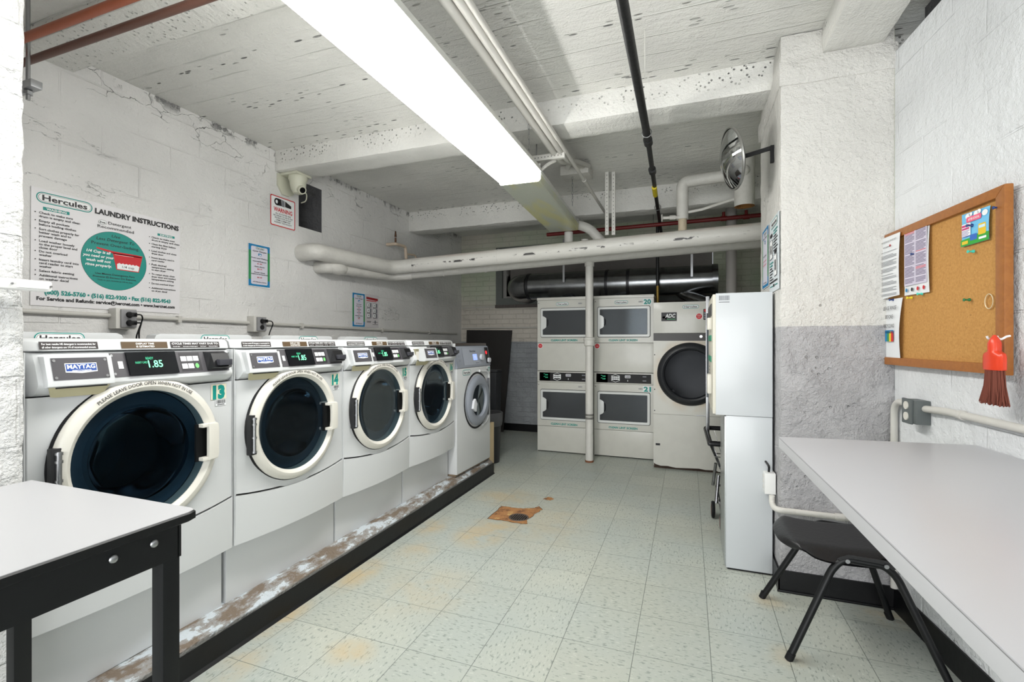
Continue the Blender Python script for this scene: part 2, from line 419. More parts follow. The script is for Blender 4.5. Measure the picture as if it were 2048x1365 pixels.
SLAB = slab_mat('board_formed_slab', bands=((2.45, .05), (3.0, .10), (4.2, .04), (5.08, .10), (1.25, .1), (2.0, .03)))
BEAM = slab_mat('painted_beam', (230, 229, 224), board=.4, axis='x', holes=.7, lines=.2, bands=((2.9, .05),))
struct(MB().poly([(-3.6, FY-.1, 0), (1.9, FY-.1, 0), (1.9, BY+.1, 0), (-3.6, BY+.1, 0)], floor_mat()).build('floor'))
struct(MB().poly([(-3.6, FY-.1, CEIL), (1.9, FY-.1, CEIL), (1.9, BY+.1, CEIL), (-3.6, BY+.1, CEIL)], SLAB).build('ceiling'))
# left wall with the square hole under the beam
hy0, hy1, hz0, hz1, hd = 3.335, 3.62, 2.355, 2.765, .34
mb = MB()
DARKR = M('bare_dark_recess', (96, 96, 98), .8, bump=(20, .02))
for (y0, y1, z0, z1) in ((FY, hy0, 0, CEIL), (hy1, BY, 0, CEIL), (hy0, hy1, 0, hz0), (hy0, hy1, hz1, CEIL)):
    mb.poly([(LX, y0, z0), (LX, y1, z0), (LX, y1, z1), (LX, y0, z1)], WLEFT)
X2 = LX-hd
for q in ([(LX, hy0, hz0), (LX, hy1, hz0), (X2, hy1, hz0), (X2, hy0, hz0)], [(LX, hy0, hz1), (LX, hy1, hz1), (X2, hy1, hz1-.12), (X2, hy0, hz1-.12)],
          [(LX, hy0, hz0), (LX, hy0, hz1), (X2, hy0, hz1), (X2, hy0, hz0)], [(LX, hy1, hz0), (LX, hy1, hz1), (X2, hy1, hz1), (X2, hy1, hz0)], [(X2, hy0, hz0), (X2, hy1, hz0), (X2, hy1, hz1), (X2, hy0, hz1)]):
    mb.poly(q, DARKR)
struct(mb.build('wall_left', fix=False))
# back wall with the window opening the duct runs into
wx0, wx1, wz0, wz1 = -2.70, .3, 1.86, 2.72
mb = MB()
for (x0, x1, z0, z1) in ((-3.5, wx0, 0, CEIL), (wx1, 1.3, 0, CEIL), (wx0, wx1, 0, wz0), (wx0, wx1, wz1, CEIL)):
    mb.poly([(x0, BY, z0), (x1, BY, z0), (x1, BY, z1), (x0, BY, z1)], WBACK)
struct(mb.build('wall_back', fix=False))
CASE = M('dark_window_casing', (98, 102, 98), .6, bump=(12, .01)); CASE2 = M('grey_window_reveal', (140, 138, 134), .6, bump=(20, .006))
win = struct(MB().box((wx0, BY+.20, wz0), (wx1, BY+.24, wz1), M('boarded_window_panel', (120, 116, 112), .7, bump=(15, .01))).build('window_1'))
mb = MB()
for a, b in (((wx0, BY-.012, wz0), (wx0+.10, BY+.2, wz1)), ((wx0+.1, BY-.012, wz0), (wx1, BY+.2, wz0+.10)), ((wx0+.1, BY-.012, wz1-.06), (wx1, BY+.2, wz1))): mb.box(a, b, CASE)
mb.build('window_casing', win)
mb = MB()
for a, b in (((wx0+.10, BY+.03, wz0+.10), (wx0+.155, BY+.20, wz1-.06)), ((wx0+.155, BY+.03, wz0+.10), (wx1, BY+.2, wz0+.13))): mb.box(a, b, CASE2, .006)
mb.build('window_frame', win)
MB().box((wx0, BY-.05, wz0-.045), (wx1, BY+.02, wz0), M('crumbled_sill', (96, 90, 86), .8, bump=(25, .03)), .008).build('window_sill', win)
# right wall: a little off square, with a dark ledge above
def rx(y): return .955+.096*(2.85-y)
mb = MB(); RT = 2.742
mb.poly([(rx(2.85), 2.85, 0), (rx(FY), FY, 0), (rx(FY), FY, RT), (rx(2.85), 2.85, RT)], WRIGHT)
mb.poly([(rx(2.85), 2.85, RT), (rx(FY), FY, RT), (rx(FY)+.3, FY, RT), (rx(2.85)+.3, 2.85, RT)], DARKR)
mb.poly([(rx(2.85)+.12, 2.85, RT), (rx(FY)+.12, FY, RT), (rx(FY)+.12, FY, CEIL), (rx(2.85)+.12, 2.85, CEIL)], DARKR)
mb.poly([(rx(2.85), 2.85, 0), (rx(2.85), BY, 0), (rx(2.85), BY, CEIL), (rx(2.85), 2.85, CEIL)], WBACK)
struct(mb.build('wall_right', fix=False))
mb = MB(); WF = wall_mat('painted_wall_front', 'y'); ox0, ox1, oz1 = -1.6, 1.25, 2.45  # unseen doorway opening added so the lamp outside shines in
for (x0, x1, z0, z1) in ((-3.5, ox0, 0, CEIL), (ox1, 1.9, 0, CEIL), (ox0, ox1, oz1, CEIL)):
    mb.poly([(x0, FY, z0), (x1, FY, z0), (x1, FY, z1), (x0, FY, z1)], WF)
struct(mb.build('wall_front', fix=False))
struct(rough_box((LX-.05, FY, 0), (-1.815, .810, CEIL), PIERM, .02, .0065, 16, .02, faces=('+x', '+y')).build('wall_pier'))
struct(rough_box((.457, 2.85, 0), (.96, 3.59, CEIL), PILM, .025, .0028, 16, .012, faces=('-x', '-y', '+y')).build('wall_pillar'))
# beams
struct(rough_box((LX-.02, 3.07, 2.76), (1.3, 3.33, CEIL+.02), BEAM, .035, .0028, 14, .015, faces=('-y', '+y', '-z')).build('trim_1'))
struct(rough_box((LX-.02, 5.13, 2.69), (1.3, 5.37, CEIL+.02), BEAM, .035, .007, 14, .02, faces=('-y', '+y', '-z')).build('trim_2'))
struct(rough_box((LX-.02, 1.42, 2.845), (1.3, 1.67, CEIL+.02), BEAM, .035, .0028, 14, .015, faces=('-y', '+y', '-z')).build('trim_3'))
struct(rough_box((.645, FY, 2.80), (.915, 2.86, CEIL+.02), BEAM, .035, .0028, 14, .015, faces=('-x', '+x', '-z', '+y')).build('trim_4'))
# corbel steps between pillar top and the beams
mb = rough_box((.444, 2.838, 2.66), (.975, 3.62, 2.80), PILM, .03, .006, 14, .02)
struct(mb.build('trim_5'))
# kerb the washers stand on
def kerb_mat():
    n = N('peeling_kerb_paint'); P = n.pos(); v = n.noise(n.comb(*[n.math('MULTIPLY', q, k) for q, k in zip(n.sep(P), (1, .45, 1))]), 14, 6, .7)
    x, y, z = n.sep(P)
    c = n.mix(n.step(v, .42, .5), srgb(118, 104, 90), srgb(148, 146, 143)); c = n.mix(n.step(v, .52, .56), c, srgb(196, 204, 210))
    c = n.mix(n.math('SUBTRACT', 1, n.step(n.math('ADD', z, n.math('MULTIPLY', v, .02)), .118, .128)), c, srgb(122, 122, 118))
    n.base(c); n.rough(.75); n.bump(n.math('ADD', v, n.noise(P, 60, 4)), .012); return n.m
KM = kerb_mat(); ky = [(-3.28, .0), (-3.28, .146), (-1.915, .146), (-1.885, .143), (-1.835, .116), (-1.826, .0)]
mb = MB(); nseg = 70; rings = []
for i in range(nseg+1):
    y = .81+(4.385-.81)*i/nseg
    rings.append([Vector((x, y, z))+(mnoise.noise_vector(Vector((x*9, y*7, z*9)))*.007 if z > .1 and x > -1.95 else Vector()) for x, z in ky])
mb.rings(rings, KM, closed=False, cap=(True, True)); struct(mb.build('trim_6'))
BB = M('black_cove_base', (9, 10, 13), .4, bump=(8, .002), spec=.35)
mb = MB(); pr = [(-1.828, .104), (-1.822, .104), (-1.820, .012), (-1.808, .0)]
mb.rings([[(x, y, z) for x, z in pr] for y in (.81, 4.388)], BB, closed=False)
mb.poly([(-1.82, 4.388, 0), (-1.82, 4.388, .104), (-3.2, 4.388, .104), (-3.2, 4.388, 0)], BB); struct(mb.build('baseboard_left', fix=False))
mb = MB(); mb.box((LX, BY-.008, 0), (.95, BY, .105), BB); struct(mb.build('baseboard_back'))
mb = MB(); mb.box((.447, 2.838, 0), (.97, 2.848, .112), BB); mb.box((.445, 2.838, 0), (.453, 3.6, .112), BB); mb.box((.44, 2.83, 0), (.96, 2.838, .012), BB, .004)
struct(mb.build('baseboard_pillar'))
mb = MB(); y0, y1 = 2.84, FY
mb.hexa([(rx(y0)-.012, y0, 0), (rx(y1)-.012, y1, 0), (rx(y1), y1, 0), (rx(y0), y0, 0), (rx(y0)-.008, y0, .112), (rx(y1)-.008, y1, .112), (rx(y1), y1, .112), (rx(y0), y0, .112)], BB)
struct(mb.build('baseboard_right'))

# ------------------------------------------------------------------ ceiling lights
def lens_mat(name, e):
    n = N(name); n.base(srgb(225, 228, 215)); n.rough(.35)
    n.b.inputs['Emission Color'].default_value = (1, .99, .955, 1); n.b.inputs['Emission Strength'].default_value = e; return n.m
def unlit_lens():
    n = N('unlit_prismatic_lens'); P = n.pos(); n.rough(.3)
    n.base(n.mix(n.step(n.noise(n.comb(*[n.math('MULTIPLY', q, k) for q, k in zip(n.sep(P), (4, 1, 1))]), 1.4, 2), .45, .62), srgb(196, 200, 186), srgb(206, 203, 150)))
    n.b.inputs['Transmission Weight'].default_value = .0; n.bump(n.noise(P, 160, 2), .003); return n.m
LON = lens_mat('lit_fluorescent_lens', LIT); LOFF = unlit_lens(); FIXW = M('fixture_white_steel', (205, 206, 200), .35)
def ceiling_light(label, cx, y0, y1, lit, joint=None, group=None):
    t = thing('ceiling_light', label, 'light fixture', (cx, y0, 2.45), 0, group); L = y1-y0; W = .152
    MB().box((-.152, .004, .070), (.152, L-.004, .10), FIXW, .004).build('housing', t)
    for sx in (-1, 1):
        mb = MB(); mb.box((sx*.154-.003, 0, .062), (sx*.154+.003, L, .082), FIXW); mb.build('side_rail', t)
    segs = [(0, L)] if joint is None else [(0, joint-y0-.002), (joint-y0+.002, L)]
    for a, b in segs:
        mb = MB(); p = [(-W, .068), (-W+.003, .010), (-W+.012, 0), (W-.012, 0), (W-.003, .010), (W, .068)]
        mb.rings([[(x, y, z) for x, z in p] for y in (a, b)], LON if lit else LOFF, closed=False)
        mb.poly([(x, a, z) for x, z in p], LON if lit else LOFF); mb.poly([(x, b, z) for x, z in p], LON if lit else LOFF)
        mb.build('lens', t, fix=False)
    for y in (0, L):
        MB().box((-.150, y-.003, .066), (.150, y+.003, .12), FIXW).build('end_cap', t)
    return t
ceiling_light('long glowing fluorescent wraparound light running down the room', -1.123, .78, 3.20, True, 2.0)
ceiling_light('unlit yellowed fluorescent light at the far end of the glowing one', -1.135, 3.208, 4.76, False).rotation_euler = (0, 0, .040)
ceiling_light('fluorescent wraparound light behind the camera', -1.10, -1.7, .77, False, -.5)
# chains and hooks that carry the far light
def chain(label, p, z0, z1, group='chains holding up the far ceiling light'):
    n_ = int((z1-z0)/.034); mb = MB()
    for i in range(n_):
        z = z0+.034*(i+.5); c, s_ = (1, 0) if i % 2 else (0, 1)
        pts = [(math.cos(a)*.006*c, math.cos(a)*.006*s_, z-z0+math.sin(a)*.021) for a in [2*PI*k/12 for k in range(13)]]
        mb.tube(pts, .0016, STEEL, 5, False)
    return tag(mb.build('chain', loc=(p[0], p[1], z0)), label, 'chain', group)
chain('thin steel chain above the far end of the glowing light', (-1.0, 3.02), 2.57, 2.935)
chain('thin steel chain above the unlit light', (-1.0, 4.30), 2.57, 2.935)
# ------------------------------------------------------------------ front loading washers on the kerb
GLASSW = glass('smoked_washer_glass', (.27, .35, .40, 1), .07, .0, .45)
GLASSB = glass('smoked_bowl_glass', (.35, .42, .46, 1), .05, .04)
DRUM = M('perforated_drum_steel', (186, 190, 192), .3, .6)
def barc(t, W, b): return -b*(1-(2*t/W-1)**2)
W_, BUL = .70, .022
DX, DZ, DR = .328, .765, .278
def front_panel(mb, m):
    """bulged front with a round opening; its lower edge dips in the middle"""
    n = 72; def_ = []
    ring0 = []; ring1 = []
    for i in range(n):
        a = 2*PI*i/n; c, s_ = math.cos(a), math.sin(a); r = DR+.004
        ring0.append((DX+r*c, DZ+r*s_))
        x0, x1, z0, z1 = .004, W_-.004, .497, 1.0
        tx = ((x1-DX)/c if c > 1e-6 else (x0-DX)/c if c < -1e-6 else 9); tz = ((z1-DZ)/s_ if s_ > 1e-6 else (z0-DZ)/s_ if s_ < -1e-6 else 9)
        t = min(tx, tz) if min(tx, tz) > r+.001 else r+.001; ring1.append((DX+t*c, DZ+t*s_))
    for cx, cz in ((.004, .497), (W_-.004, .497), (.004, 1.0), (W_-.004, 1.0)):
        j = min(range(n), key=lambda k: (ring1[k][0]-cx)**2+(ring1[k][1]-cz)**2); ring1[j] = (cx, cz)
    def pt(p, k):
        x, z = p
        if z < .52 and k == 4: z -= .03*(1-(2*x/W_-1)**2)
        if z < DZ and 0 < k < 4: z -= .03*(k/4)**2*(1-(2*x/W_-1)**2)*max(0, min(1, (DZ-z)/.25))
        return (x, barc(x, W_, BUL), z)
    rings = []
    for k in range(5):
        t = k/4; rings.append([pt((a[0]*(1-t)+b[0]*t, a[1]*(1-t)+b[1]*t), k) for a, b in zip(ring0, ring1)])
    mb.rings(rings, m)
    mb.rings([[(x, y+.10, z) for x, y, z in rings[0]], rings[0]], m)
def washer(num, y0, label, drawer=0.0, g='row of matching front load washers'):
    t = thing('washing_machine', label, 'washing machine', (-1.88, y0, .145), PI/2, g)
    dark = M('gap_shadow_gasket', (40, 40, 42), .6)
    # cabinet shell: sides, back and top
    mb = MB()
    for x in (0.0, W_): mb.box((x-.001 if x else 0, .0, .27), (x+.001 if x else .003, .66, 1.14), ENAMEL)
    mb.box((0, .64, .27), (W_, .66, 1.14), ENAMEL); mb.box((0, .02, 1.125), (W_, .66, 1.14), ENAMEL); mb.box((0, .02, .27), (W_, .64, .28), ENAMEL)
    mb.build('side_panels', t)
    mb = MB(); front_panel(mb, ENAMEL); o = mb.build('front_panel', t)
    # rounded left and right edges of the front
    for x, d in ((0, 1), (W_, -1)):
        mb = MB()
        pr = [(x+d*.0, .06), (x+d*.0, .018), (x+d*.002, .008), (x+d*.006, -.004)]
        mb.rings([[(a, b, z) for a, b in pr] for z in (.49, 1.0)], ENAMEL, closed=False)
        mb.build('corner_trim', t)
    # lower skirt panel
    mb = MB(); rows = []
    for j in range(3):
        row = []
        for i in range(25):
            x = .003+(W_-.006)*i/24; zt = .489-.03*(1-(2*x/W_-1)**2); f = j/2
            row.append((x, barc(x, W_, BUL+.006)-.004+.004*(j == 0), .268*(1-f)+zt*f))
        rows.append(row)
    back = [[(p[0], .055, p[2]) for p in r] for r in (rows[0], rows[-1])]
    mb.rings([back[0]]+rows+[back[1]], ENAMEL, closed=False)
    for e in (0, -1): mb.poly([rows[0][e], rows[1][e], rows[2][e], back[1][e], back[0][e]], ENAMEL)
    mb.build('skirt_panel', t)
    mb = MB().box((.006, .058, 0), (W_-.006, .62, .268), ENAMEL, .004); mb.build('plinth', t)
    # console: slopes out towards the bottom
    mb = MB(); sec = [(.62, 1.14), (.012, 1.14), (.004, 1.136), (-.016, 1.10), (-.036, 1.045), (-.036, 1.035), (-.02, 1.018), (.0, 1.004), (.02, 1.0)]
    rings = []
    for i in range(33):
        x = W_*i/32; e = min(x, W_-x); k = min(1, e/.05); k = math.sqrt(max(0, 1-(1-k)**2))
        bu = barc(x, W_, BUL*.55)
        rings.append([(x, y if y > .1 else (y*k+.03*(1-k)+bu*k), z) for y, z in sec])
    mb.rings(rings, ENAMEL, closed=False, cap=(True, True)); mb.build('console', t)
    # lid band above the console
    mb = MB(); sec = [(.60, 1.182), (.05, 1.184), (.018, 1.181), (.004, 1.172), (-.004, 1.145), (.004, 1.142)]
    rings = []
    for i in range(33):
        x = W_*i/32; e = min(x, W_-x); k = min(1, e/.05); k = math.sqrt(max(0, 1-(1-k)**2)); bu = barc(x, W_, BUL*.55)
        rings.append([(x, y if y > .1 else (y+.03*(1-k)+bu*k), z) for y, z in sec])
    mb.rings(rings, ENAMEL, closed=False, cap=(True, True)); mb.box((.01, .58, 1.14), (W_-.01, .60, 1.18), ENAMEL); mb.build('lid', t)
    # raised back box with the oval badge
    mb = MB(); mb.prism([(.05, 1.14), (.66, 1.14), (.632, 1.205), (.612, 1.213), (.098, 1.213), (.078, 1.205)], .63, .70, ENAMEL, .004); bk = mb.build('back_riser', t)
    Art(y0=.629).logo(.31, 1.163, .485, 1.211, TEAL, WHITE, INK).build('logo_sticker', t)
    # console plates follow the slope
    def F(dy=0.0):
        def f(u, v, d):
            z = 1.045+v*.095; y = -.036+.035*max(0, min(1, v)) if v > .0 else -.036
            y = -.036+(z-1.045)*.36; bu = barc(u, W_, BUL*.55)
            return (u, y+bu-.0022-d*1.2-dy, z)
        return f
    LBL = M('brown_label', (84, 66, 44), .4)
    def LF(u, v, d): return (u, -.0045+(v-1.145)*.27+barc(u, W_, BUL*.55)-.0012-d, v)
    CHL = M('charcoal_label', (52, 46, 46), .4)
    for k, (x0, x1, m) in enumerate(((.034, .186, CHL), (.255, .413, LBL), (.425, .633, CHL))):
        a = Art(LF)
        for i in range(8): a.rect(x0+(x1-x0)*i/8, 1.1485, x0+(x1-x0)*(i+1)/8, 1.1725, m)
        a.up()
        if k == 0:
            a.text('For best results HE detergent is recommended, for', .04, 1.1622, .140, .0062, WHITE, .02)
            a.text('all other detergents use 1/4 of recommended amount.', .04, 1.1520, .140, .0062, WHITE, .02)
        elif k == 1:
            a.text('DISPLAY TIME', .334, 1.1622, .062, .0066, WHITE, .02, align='c'); a.text('IS ESTIMATED', .334, 1.1520, .062, .0066, WHITE, .02, align='c')
        else:
            a.text('CYCLE TIMES MAY VARY DUE TO:', .43, 1.1618, .198, .0072, WHITE, .02)
            a.text('Load size      Amount of detergent      Soil level      Selected fabric', .434, 1.1520, .19, .0042, WHITE, .01)
        a.build('lid_label', t)
    # drawer with badge plate
    dr = drawer
    mb = MB(); sec2 = [(-.030, 1.126), (-.052, 1.048), (-.052, 1.034), (-.044, 1.030), (.0, 1.030), (.0, 1.126)]
    rings = [[(x, y+barc(x, W_, BUL*.55)*(y < -.01)-dr, z+(0 if 0 < i < 5 else 0)) for y, z in sec2] for i, x in enumerate((.032, .036, .08, .12, .16, .204, .208))]
    mb.rings(rings, ENAMEL, closed=True, cap=(True, True)); dw = mb.build('detergent_drawer', t)
    if dr:
        mb = MB()
        for x in (.045, .19): mb.box((x, -dr-.01, 1.035), (x+.004, .05, 1.10), CREAM)
        mb.box((.045, -dr-.01, 1.035), (.194, .05, 1.039), CREAM); mb.box((.09, -dr+.03, 1.039), (.15, -dr+.08, 1.08), CREAM, .004); mb.build('drawer_tray', dw)
        MB().box((.04, -.004+barc(.1, W_, BUL*.5)-.018, 1.035), (.20, .0, 1.118), M('drawer_well', (150, 146, 120), .5)).build('drawer_well', t)
    def DF(u, v, d):
        z = 1.048+v*.078; return (u, -.0525+v*.022+barc(u, W_, BUL*.55)-.0012-d*1.2-dr, z)
    a = Art(DF)
    for i in range(6): a.rect(.046+.148*i/6, .06, .046+.148*(i+1)/6, .94, DKGREY)
    a.up().shape([(.078, .36), (.12, .31), (.162, .36), (.162, .72), (.078, .72)], WHITE)
    a.up().rect(.080, .40, .160, .69, M('badge_blue', (32, 72, 150), .4))
    a.up().text('MAYTAG', .120, .50, .074, .165*1.0, WHITE, .03, align='c'); a.rect(.095, .36, .145, .44, WHITE); a.up().text('COMMERCIAL', .120, .385, .046, .05, M('badge_blue'), .01, align='c')
    for x, z in ((.053, .16), (.187, .16), (.053, .84), (.187, .84)): a.ell(x, z, .0042, .055, STEEL, 12)
    a.build('badge_plate', dw)
    # hollow scoop under the drawer
    SC = M('yellowed_scoop', (176, 170, 138), .4)
    mb = MB(); xs = [.040+.164*i/12 for i in range(13)]
    fr = [[(x, barc(x, W_, BUL*.55)-.040, 1.033), (x, barc(x, W_, BUL)-.004+.0, 1.0+.0)] for x in xs]
    rings = []
    for x in xs:
        e = min(x-.040, .204-x)/.02; k = min(1, e); k = math.sqrt(max(0, 1-(1-k)**2)); zt = 1.033; zb = 1.033-.036*k
        y1 = barc(x, W_, BUL*.55)-.041; y2 = barc(x, W_, BUL)*.9-.010-(0 if k else .02)
        rings.append([(x, y1, zt), (x, y1*.9+y2*.1-.002, zt-.004*k), (x, y2-.004, zb)])
    mb.rings(rings, SC, closed=False)
    a2 = [[(p[0][0], p[0][1]-.003, p[0][2]-.001), (p[0][0], p[0][1]-.0035, p[0][2]-.007)] for p in rings[1:-1]]
    mb.rings(a2, BLACK, closed=False); mb.build('drawer_scoop', t, fix=False)
    # display plate, read-out, buttons and card reader
    pl = Art(F())
    for i in range(12): pl.rect(.214+.44*i/12, .06, .214+.44*(i+1)/12, .93, DKGREY)
    pl.up(); pl.rect(.235, .36, .25, .62, WHITE)
    for x, z in ((.221, .18), (.221, .84), (.648, .18), (.648, .84)): pl.ell(x, z, .0038, .048, STEEL, 12)
    for i in range(4): pl.rect(.448+.085*i/4, .12, .448+.085*(i+1)/4, .88, M('button_field', (44, 42, 46), .4))
    pl.up()
    for i in range(3):
        for j in range(2):
            if i == 2 and j == 0: continue
            pl.rect(.453+.025*i, .24+.30*j, .475+.025*i, .44+.30*j, WHITE)
    pl.ell(.514, .34, .0075, .10, M('green_start_button', (110, 200, 110), .4))
    plate = pl.build('control_plate', t)
    mb = MB(); f = F(); A = [f(.262, .10, 0), f(.432, .10, 0), f(.432, .95, 0), f(.262, .95, 0)]
    mb.hexa([(p[0], p[1]-.008, p[2]) for p in A]+A, M('black_display', (14, 16, 20), .12)); sc = mb.build('display', plate)
    GLOW = M('green_led', (120, 245, 175), .4, emit=.9)
    a = Art(F(.0085)); a.text('1.85', .352, .36, .050, .28, GLOW, .01, align='c')
    a.text('READY', .322, .66, .026, .10, M('green_led_dim', (60, 190, 140), .4, emit=.5), .0)
    a.text('INSERT CARD', .285, .52, .04, .08, M('green_led_dim'), .0); a.build('display_digits', sc)
    mb = MB(); A = [f(.552, .12, 0), f(.648, .12, 0), f(.648, .90, 0), f(.552, .90, 0)]
    mb.hexa([(p[0]+(.012 if k in (0, 3) else -.004), p[1]-.030, p[2]+(.012 if k < 2 else -.006)) for k, p in enumerate(A)]+A, BLACK)
    cr = mb.build('card_reader', plate)
    MB().box((.578, A[0][1]-.040, 1.075), (.634, A[0][1]-.018, 1.100), M('reader_slot', (60, 60, 66), .25), .003).build('card_slot', cr)
    # door
    mb = MB(); yb = barc(DX, W_, BUL)
    prof = [(DR, yb+.03), (DR, yb-.004), (DR-.004, yb-.016), (DR-.016, yb-.024), (DR-.032, yb-.026), (DR-.046, yb-.016), (DR-.05, yb-.006), (DR-.05, yb+.03)]
    mb.lathe(prof, (DX, 0, DZ), CREAM, seg=72); ring = mb.build('door_ring', t)
    def AR(u, v, d): return (u, yb-.0235-.0012-d-.0025, v)
    a = Art(AR); a.text('PLEASE LEAVE DOOR OPEN WHEN NOT IN USE', 0, 0, .335, .0125, INK, .012, arc=(DX, DZ, DR-.026, R(129))); a.build('door_lettering', ring)
    mb = MB(); mb.lathe([(DR+.006, yb+.012), (DR+.001, yb+.002)], (DX, 0, DZ), BLACK, seg=72); mb.build('door_gasket', ring)
    mb = MB(); mb.lathe([(.0001, yb+.0), (.15, yb-.002), (.19, yb-.004), (DR-.049, yb-.010)], (DX, 0, DZ), GLASSW, seg=72); mb.build('door_glass', t)
    mb = MB(); mb.lathe([(.0001, yb+.17), (.09, yb+.165), (.135, yb+.14), (.155, yb+.09), (.163, yb+.03), (.17, yb+.012)], (DX, 0, DZ), GLASSB, seg=60); mb.build('glass_bowl', t)
    mb = MB(); mb.lathe([(.225, yb+.03), (.20, yb+.034), (.178, yb+.03), (.170, yb+.016), (.168, yb+.03)], (DX, 0, DZ), M('blue_grey_bezel', (84, 106, 122), .35), seg=72); mb.build('inner_bezel', t)
    mb = MB(); mb.lathe([(.20, yb+.05), (.205, yb+.12), (.235, yb+.15), (.235, yb+.50), (.0001, yb+.50)], (DX, 0, DZ), DRUM, seg=40)
    for k in range(3):
        a_ = 2*PI*k/3+.5; c, s_ = math.cos(a_), math.sin(a_)
        mb.bar((DX+c*.21, yb+.16, DZ+s_*.21), (DX+c*.21, yb+.48, DZ+s_*.21), .05, .045, DRUM, up=(c, 0, s_))
    mb.build('drum', t)
    # hinge on the left, pull handle on the right
    mb = MB(); HG = M('hinge_slot', (30, 30, 32), .5)
    mb.box((DX-DR-.004, yb-.021, DZ-.105), (DX-DR+.030, yb+.004, DZ+.075), HG, .004)
    mb.cyl((DX-DR+.012, yb-.026, DZ-.095), (DX-DR+.012, yb-.026, DZ+.065), .0075, STEEL, 12)
    for z in (-.095, -.03, .03, .055): mb.cyl((DX-DR+.012, yb-.026, DZ+z), (DX-DR+.012, yb-.026, DZ+z+.008), .0105, STEEL, 12)
    mb.build('hinge', ring)
    mb = MB(); hx = DX+DR-.085
    mb.box((hx-.012, yb-.016, DZ-.075), (hx+.04, yb-.004, DZ+.075), M('handle_recess', (8, 10, 12), .5, spec=.2), .003)
    mb.prism([(hx+.022, DZ-.072), (hx+.062, DZ-.068), (hx+.066, DZ-.05), (hx+.066, DZ+.055), (hx+.062, DZ+.072), (hx+.022, DZ+.076)], yb-.044, yb-.028, CREAM, .004)
    for z in (-.072, .062): mb.box((hx-.002, yb-.040, DZ+z), (hx+.062, yb-.012, DZ+z+.014), CREAM, .003)
    mb.build('door_handle', ring)
    # number sticker and barcode
    a = Art(lambda u, v, d: (u, barc(u, W_, BUL)-.002-d, v)); a.rect(.590, .928, .665, .992, CREAMP); a.up().text(num, .628, .934, .060, .052, TEAL, .075, align='c'); a.build('number_sticker', t)
    a = Art(lambda u, v, d: (u, barc(u, W_, BUL)-.002-d, v)); a.rect(.612, .900, .664, .926, PAPER); a.up().barcode(.615, .909, .662, .924, INK, 10); a.rect(.62, .903, .655, .906, INK); a.build('barcode_sticker', t)
    return t
washer('13', .832, 'nearest white front load washer, marked with a green 13')
washer('14', 1.541, 'white front load washer marked with a green 14')
washer('15', 2.243, 'white front load washer marked with a green 15')
washer('16', 2.945, 'white front load washer marked 16 with its soap drawer pulled open', drawer=.06)

# far grey-topped washer
GREYT = M('grey_blue_plastic', (150, 155, 166), .35); GREYD = M('door_ring_grey', (138, 143, 152), .4)
t = thing('washing_machine', 'white washer with grey sloping console, marked 17, last on the kerb', 'washing machine', (-1.865, 3.668, .15), R(88.5)); w7, d7 = .69, .66
mb = MB(); mb.box((0, .0, .015), (w7, d7, .93), ENAMEL, .008); mb.build('cabinet', t)
MB().box((.0, .012, 0), (w7, d7, .016), M('rusty_foot_rail', (120, 104, 84), .6)).build('base_rail', t)
mb = MB(); sec = [(.0, .932), (-.004, .94), (.03, 1.118), (.05, 1.13), (d7, 1.13), (d7, .932)]
mb.rings([[(x, y, z) for y, z in sec] for x in (0, w7)], GREYT, cap=(True, True)); con = mb.build('console', t)
MB().box((.01, .04, 1.128), (w7-.01, d7, 1.152), M('dark_steel_top', (88, 80, 76), .3, .6), .006).build('worktop', t)
mb = MB(); mb.box((-.004, .02, .93), (.012, d7, 1.15), ENAMEL, .006); mb.build('console_end_trim', t)
def CF(u, v, d): return (u, -.004+(v-.94)*.19-.001-d, v)
a = Art(CF); a.rect(.13, .955, .135, 1.11, M('panel_line', (120, 124, 132), .4)); a.rect(.14, .955, .56, 1.105, M('console_face', (158, 163, 174), .35))
a.up(); a.rect(.33, .995, .415, 1.05, M('lcd_blue', (150, 175, 250), .3, emit=.7)); a.text('Electrolux', .28, 1.07, .12, .018, INK, .03)
a.rect(.60, .955, .68, 1.11, BLACK); a.ell(.63, 1.06, .018, .018, M('red_led', (255, 40, 50), .3, emit=1.2))
a.text('0 1', .05, 1.03, .03, .02, GREYP); a.text('0 1', .05, .99, .03, .02, GREYP); a.text('ecpower', .37, .965, .07, .01, INK)
a.up(); a.text('40', .35, 1.01, .045, .028, WHITE); a.build('control_panel', con)
mb = MB(); mb.cyl((.475, .0, 1.02), (.475, -.022, 1.02), .028, M('knob_grey', (196, 198, 204), .3), 24); mb.build('dial', con)
mb = MB(); mb.cyl((.645, .0, .985), (.645, -.02, .985), .024, M('knob_grey'), 24); mb.build('coin_button', con)
cx, cz = .385, .62
mb = MB(); mb.lathe([(.265, -.001), (.262, -.006), (.248, -.004), (.24, .02)], (cx, 0, cz), BLACK, seg=60, sx=.98); mb.build('door_gasket', t)
mb = MB(); mb.lathe([(.232, -.002), (.235, -.02), (.222, -.034), (.19, -.042), (.155, -.036), (.142, -.016), (.140, .0)], (cx, 0, cz), GREYD, seg=60); rg = mb.build('door_ring', t)
mb = MB(); mb.lathe([(.0001, -.010), (.08, -.012), (.141, -.016)], (cx, 0, cz), glass('clear_porthole', (.45, .45, .45, 1), .03, .05), seg=48); mb.build('door_glass', t)
mb = MB(); mb.lathe([(.14, -.008), (.13, -.003), (.0001, -.0025)], (cx, 0, cz), M('dark_drum_mouth', (34, 32, 32), .4), seg=48)
for k in range(8):
    a_ = 2*PI*k/8; mb.bar((cx+.03*math.cos(a_), -.005, cz+.03*math.sin(a_)), (cx+.12*math.cos(a_), -.006, cz+.12*math.sin(a_)), .01, .004, DRUM)
mb.build('drum', t)
